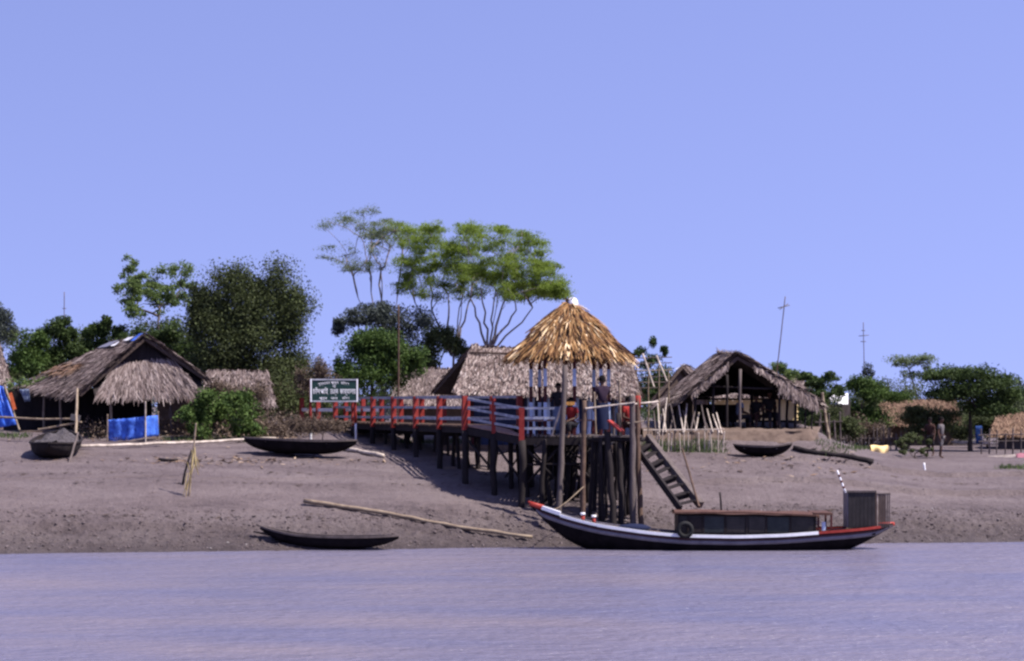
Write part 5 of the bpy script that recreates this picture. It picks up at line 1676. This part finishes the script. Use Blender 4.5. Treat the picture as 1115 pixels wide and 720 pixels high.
tree('green_bush', 'broad green bush below the thin upright aerial', 'tree', 938, 90, [(938, 418, 18, 14), (955, 428, 22, 14), (925, 445, 24, 16), (945, 455, 28, 18), (975, 432, 18, 12)], 7000, .17, .08, 'leaf_mid', 'bark_dark', .1, 440, 938, 60, 6, .34, .5, GQ)
tree('palm_tuft', 'dark pointed tuft tree at the foot of the upright aerial', 'tree', 945, 95, [(946, 410, 9, 12), (942, 420, 14, 12)], 1500, .2, .07, 'leaf_blue', 'bark_dark', .07, 425, 945, 20, 6, .4, .5, GQ)
tree('dark_bush', 'dark thicket at the foot of the fence right of the open hut', 'tree', 910, 82, [(905, 460, 22, 16), (925, 466, 18, 12)], 4000, .15, .07, 'leaf_dark', 'bark_dark', .06, 465, 910, 40, 5, .34, .5, GQ)
tree('thicket', 'brownish green thicket behind the stake fence below the broad bush', 'tree', 950, 88, [(930, 468, 20, 14), (955, 470, 22, 12), (905, 448, 14, 20)], 4200, .15, .07, 'leaf_dry', 'bark_dark', .06, 470, 950, 40, 14, .4, .4, GQ)
tree('dark_bush', 'dark bush between the umbrella tree and the right edge hut', 'tree', 1075, 88, [(1070, 462, 20, 12), (1045, 468, 14, 10)], 3200, .15, .07, 'leaf_dark', 'bark_dark', .06, 470, 1075, 30, 6, .4)
tree('pale_tree', 'pale thin feathery tree far behind the orange hut', 'tree', 1000, 112, [(982, 393, 18, 8), (1003, 392, 16, 7), (1012, 402, 12, 7), (990, 408, 16, 8)], 1500, .19, .08, 'leaf_sparse', 'bark', .08, 430, 998, 40, 16, .34)
tree('umbrella_tree', 'dark umbrella-shaped tree with a single trunk at the right', 'tree', 1057, 83,
     [(1018, 411, 22, 9), (1048, 408, 34, 10), (1082, 414, 26, 11), (1060, 425, 46, 12), (1098, 432, 22, 14), (1032, 430, 22, 9), (1075, 444, 30, 10)],
     13000, .17, .08, 'leaf_deep', 'bark_dark', .13, 450, 1056, 100, 18, .4)
tree('hazy_tree', 'bluish tree cut by the right edge', 'tree', 1116, 112, [(1116, 430, 16, 16), (1110, 450, 16, 20)], 2500, .2, .1, 'leaf_blue', 'bark_dark', .1, 455, 1116, 30, 5, .34)
tree('dark_bush', 'rounded olive bush in front of the orange hut', 'tree', 1012, 84, [(1000, 452, 22, 10), (1024, 455, 24, 13), (1010, 466, 28, 10)], 5500, .15, .07, 'leaf_dark', 'bark_dark', .07, 468, 1012, 45, 6, .36)
tree('low_shrub', 'low dark shrub on the mud left of the two walking people', 'shrub', 996, dof(996, 499, 60, 100), sprays([(994, 484, 16, 10), (1006, 487, 10, 9), (986, 490, 10, 6)], 26, 5, 4), 2000, .13, .06, 'leaf_dark', 'bark_dark', .04, 494, 996, 30, 6, .4)
# tangled low growth closing the gaps between the huts
def under(label, spans, n, leaf, L=.12):
    ce, ra = [], []
    for px0, px1, py0, py1, d0, d1, k in spans:
        for _ in range(k):
            d_ = rnd.uniform(d0, d1); p_ = W(rnd.uniform(px0, px1), rnd.uniform(py0, py1), d_)
            p_.z = max(p_.z, gz(p_.x, p_.y) + .15)
            ce.append(tuple(p_)); q_ = rnd.uniform(.35, .75); ra.append((q_, q_, q_ * .7))
    v_, f_ = leaf_cloud(np.array(ce), np.array(ra), n, L, L * .5)
    o_ = npbuild('undergrowth', v_, f_, M[leaf], None, 'stuff'); tag(o_, label, 'undergrowth')
under('dark tangled undergrowth behind the left hut, sign and walkway', [(-20, 130, 405, 440, 88, 96, 60), (15, 150, 362, 410, 96, 102, 110), (150, 215, 352, 400, 92, 98, 60), (180, 350, 415, 455, 86, 92, 90), (290, 360, 400, 450, 80, 85, 60), (350, 500, 415, 450, 88, 94, 60)], 42000, 'leaf_dark')
under('brownish undergrowth among the huts at the right', [(885, 960, 432, 478, 92, 100, 80), (930, 1000, 418, 445, 100, 106, 50), (960, 1060, 448, 476, 98, 104, 60), (1040, 1125, 432, 476, 92, 98, 90)], 28000, 'leaf_dark')
under('olive scrub behind the open hut and bamboo scaffold', [(690, 770, 418, 455, 90, 96, 40), (840, 905, 414, 465, 88, 94, 60)], 12000, 'leaf_deep')
under('low brown scrub and dead leaves along the bank top beside the flowering shrub', [(180, 330, 468, 477, 71.5, 73.5, 46), (90, 118, 468, 476, 70.5, 72, 10), (285, 345, 455, 474, 72, 74, 26)], 5200, 'leaf_dry', .11)
# shrubs on the bank
tree('dry_shrub', 'sparse twiggy shrub in front of the low pale hut', 'shrub', 262, 75.5, [(250, 425, 22, 14), (275, 432, 18, 18), (232, 420, 12, 12)], 2200, .16, .06, 'leaf_dry', 'bark', .025, 445, 262, 36, 26, .5)
fs = tree('flowering_shrub', 'leafy green shrub with a red flower right of the left hut', 'shrub', 238, 72.5, sprays([(224, 446, 20, 18), (248, 448, 24, 20), (268, 458, 18, 14), (212, 456, 14, 16), (238, 464, 36, 8)], 80, 8, 7), 5600, .20, .11, 'leaf_mid', 'bark_dark', .04, 462, 238, 120, 14, .7)
c = np.array([tuple(W(220, 433, 71.9)), tuple(W(206, 437, 71.9))])
v, f = leaf_cloud(c, np.array([[.10] * 3, [.05] * 3]), 60, .09, .06, .3)
npbuild('flower', v, f, M['flower'], fs, 'stuff')
GD = 'dry brush below the signboard'
tree('dry_shrub', 'tangled brown dry shrub left of the signboard post', 'shrub', 312, 83, [(300, 440, 16, 22), (320, 448, 20, 18), (312, 425, 16, 16)], 2600, .16, .05, 'leaf_dry', 'bark', .03, 455, 312, 40, 26, .4, .4, GD)
tree('dry_shrub', 'heap of grey dry brushwood under the signboard', 'shrub', 352, 69.7, [(345, 464, 24, 9), (372, 464, 16, 7), (325, 462, 12, 9)], 2000, .18, .035, 'leaf_dry', 'bark', .03, 466, 352, 40, 30, .4, .3, GD)
tree('dark_shrub', 'dark green shrub under the walkway end', 'shrub', 360, 83, [(345, 445, 20, 14), (375, 450, 22, 14), (400, 455, 16, 12)], 3600, .15, .07, 'leaf_dark', 'bark_dark', .04, 458, 360, 40, 8, .4)
tree('dry_shrub', 'pale dry shrub with bleached stems behind the sign', 'shrub', 350, 79, [(345, 402, 16, 14), (352, 420, 26, 14), (325, 415, 12, 20)], 2200, .14, .06, 'leaf_dry', 'bark', .03, 430, 350, 40, 24, .4, .4, GD)
# ---------------------------------------------------------------- ground cover
def grass_patch(pts, n, L, spread, mat='grass'):
    vs = []
    for _ in range(n):
        px, py = pts[rnd.randrange(len(pts))]
        d = dof_c(px, py) + rnd.gauss(0, spread)
        q = gp(px + rnd.gauss(0, 3.5), d)
        h = L * rnd.uniform(.4, 1.3)
        t = V((rnd.gauss(0, .35), rnd.gauss(0, .35), 1)).normalized() * h
        s = V((rnd.uniform(-1, 1), rnd.uniform(-1, 1), 0)).normalized() * .012
        vs += [q - s, q + s, q + t * .6 + s * .7, q + t]
    vs = np.array([tuple(v) for v in vs])
    f = np.arange(len(vs)).reshape(-1, 4)
    return vs, f
_dc = {}
def dof_c(px, py):
    k = (round(px / 4), py)
    if k not in _dc: _dc[k] = dof(px, py, 54, 100)
    return _dc[k]
v, f = grass_patch([(px, 490) for px in range(700, 792, 4)] + [(px, 486) for px in range(700, 780, 5)], 1800, .14, .25)
o = npbuild('grass', v, f, M['grass'], None, 'stuff'); tag(o, 'short green grass along the foot of the bamboo stake fence', 'grass')
v, f = grass_patch([(px, 489) for px in range(893, 950, 4)] + [(px, 510) for px in range(1090, 1120, 4)] + [(px, 482) for px in range(440, 560, 5)] + [(px, 476) for px in range(0, 30, 4)] + [(px, 473) for px in range(88, 115, 4)] + [(px, 479) for px in range(180, 300, 6)], 2600, .16, .4)
o = npbuild('grass', v, f, M['grass'], None, 'stuff'); tag(o, 'scattered green grass tufts along the bank top', 'grass')
# leaf and thatch litter along the high-water line
vs = []
for _ in range(1150):
    px = rnd.choice([rnd.uniform(165, 300), rnd.uniform(165, 330), rnd.uniform(170, 300), rnd.uniform(0, 420), rnd.uniform(560, 960)])
    py = (477 if px < 330 and rnd.random() < .72 else 503) + rnd.gauss(0, 2.5) if px < 450 else 505 + rnd.gauss(0, 8)
    q = gp(px, dof_c(px, round(py)), .035)
    a = rnd.uniform(0, 6.28); L = rnd.uniform(.05, .16)
    t = V((math.cos(a), math.sin(a), rnd.uniform(-.1, .3))) * L
    s = V((-math.sin(a), math.cos(a), rnd.uniform(-.4, .4))) * L * .28
    vs += [q - t, q + s, q + t, q - s]
vs = np.array([tuple(v) for v in vs])
o = npbuild('leaf_litter', vs, np.arange(len(vs)).reshape(-1, 4), M['debris'], None, 'stuff'); tag(o, 'dry leaf and straw litter along the high-water line', 'litter')
# clods and shells on the wet strip and along tide lines
def lumps(n, smin, smax, szmin, szmax, xr=(-15, 16)):
    x = rng.uniform(xr[0], xr[1], n); sdist = rng.uniform(smin, smax, n)
    y = yw(x) + sdist
    z = ground(x, y, True)
    r = rng.uniform(szmin, szmax, n) ** 1.0
    oct_ = np.array([(1, 0, 0), (0, 1, 0), (-1, 0, 0), (0, -1, 0), (0, 0, .8), (0, 0, -.6)], float)
    vs = oct_[None] * r[:, None, None] * rng.uniform(.6, 1.4, (n, 6, 1))
    vs[:, :, :2] *= rng.uniform(.8, 1.6, (n, 1, 1))
    vs = vs + np.stack([x, y, z], -1)[:, None, :]
    f = np.array([(0, 1, 4), (1, 2, 4), (2, 3, 4), (3, 0, 4), (1, 0, 5), (2, 1, 5), (3, 2, 5), (0, 3, 5)])
    fs_ = (np.arange(n)[:, None, None] * 6 + f[None]).reshape(-1, 3)
    return vs.reshape(-1, 3), fs_
parts = [lumps(4600, .05, 3.0, .010, .040), lumps(2200, 3.0, 11, .008, .024)]
vs, fs_ = join_np(parts)
M['clods'] = m_island('mud_clods', [(0, (.09, .068, .07)), (.6, (.19, .145, .15)), (.97, (.28, .23, .23)), (1, (.50, .46, .45))], 1, .1)
o = npbuild('mud_clods', vs, fs_, M['clods'], None, 'stuff'); tag(o, 'scattered mud clods and shells on the wet lower bank', 'clods')
vs = []
for _ in range(900):
    x = rnd.uniform(-15, 15); s0 = rnd.choice((2.3, 5.4, 6.8)) + .5 * float(vnoise(np.array(x * .4), np.array(1.0))) + rnd.gauss(0, .10)
    y = float(yw(np.array(x))) + s0
    if vnoise(np.array(x * .7 + s0), np.array(s0)) < 0: continue
    q = V((x, y, gz(x, y) + .03)); a = rnd.gauss(0, .5); L = rnd.uniform(.03, .11)
    t = V((math.cos(a), math.sin(a), rnd.uniform(-.1, .2))) * L; sdv = V((-math.sin(a), math.cos(a), rnd.uniform(-.4, .6))) * L * .3
    vs += [q - t, q + sdv, q + t, q - sdv]
vs = np.array([tuple(v) for v in vs])
o = npbuild('tide_wrack', vs, np.arange(len(vs)).reshape(-1, 4), M['thatch_bed'], None, 'stuff'); tag(o, 'thin dark tide lines of twigs across the bare mud', 'wrack')
# far-off wood closing the view behind the village
cent, rad = [], []
for i in range(520):
    px = rnd.uniform(-200, 1320); d = rnd.uniform(125, 170)
    x = WX(px, d); z = gz(x, d) + abs(rnd.gauss(0, 1)) * .9 + .3
    cent.append((x, d, min(z, WZ(422, d)))); rad.append((1.5, 1.2, .7))
v, f = leaf_cloud(np.array(cent), np.array(rad), 26000, .34, .2)
o = npbuild('distant_wood', v, f, M['leaf_blue'], None, 'stuff'); tag(o, 'low far-off belt of trees behind the village', 'wood')
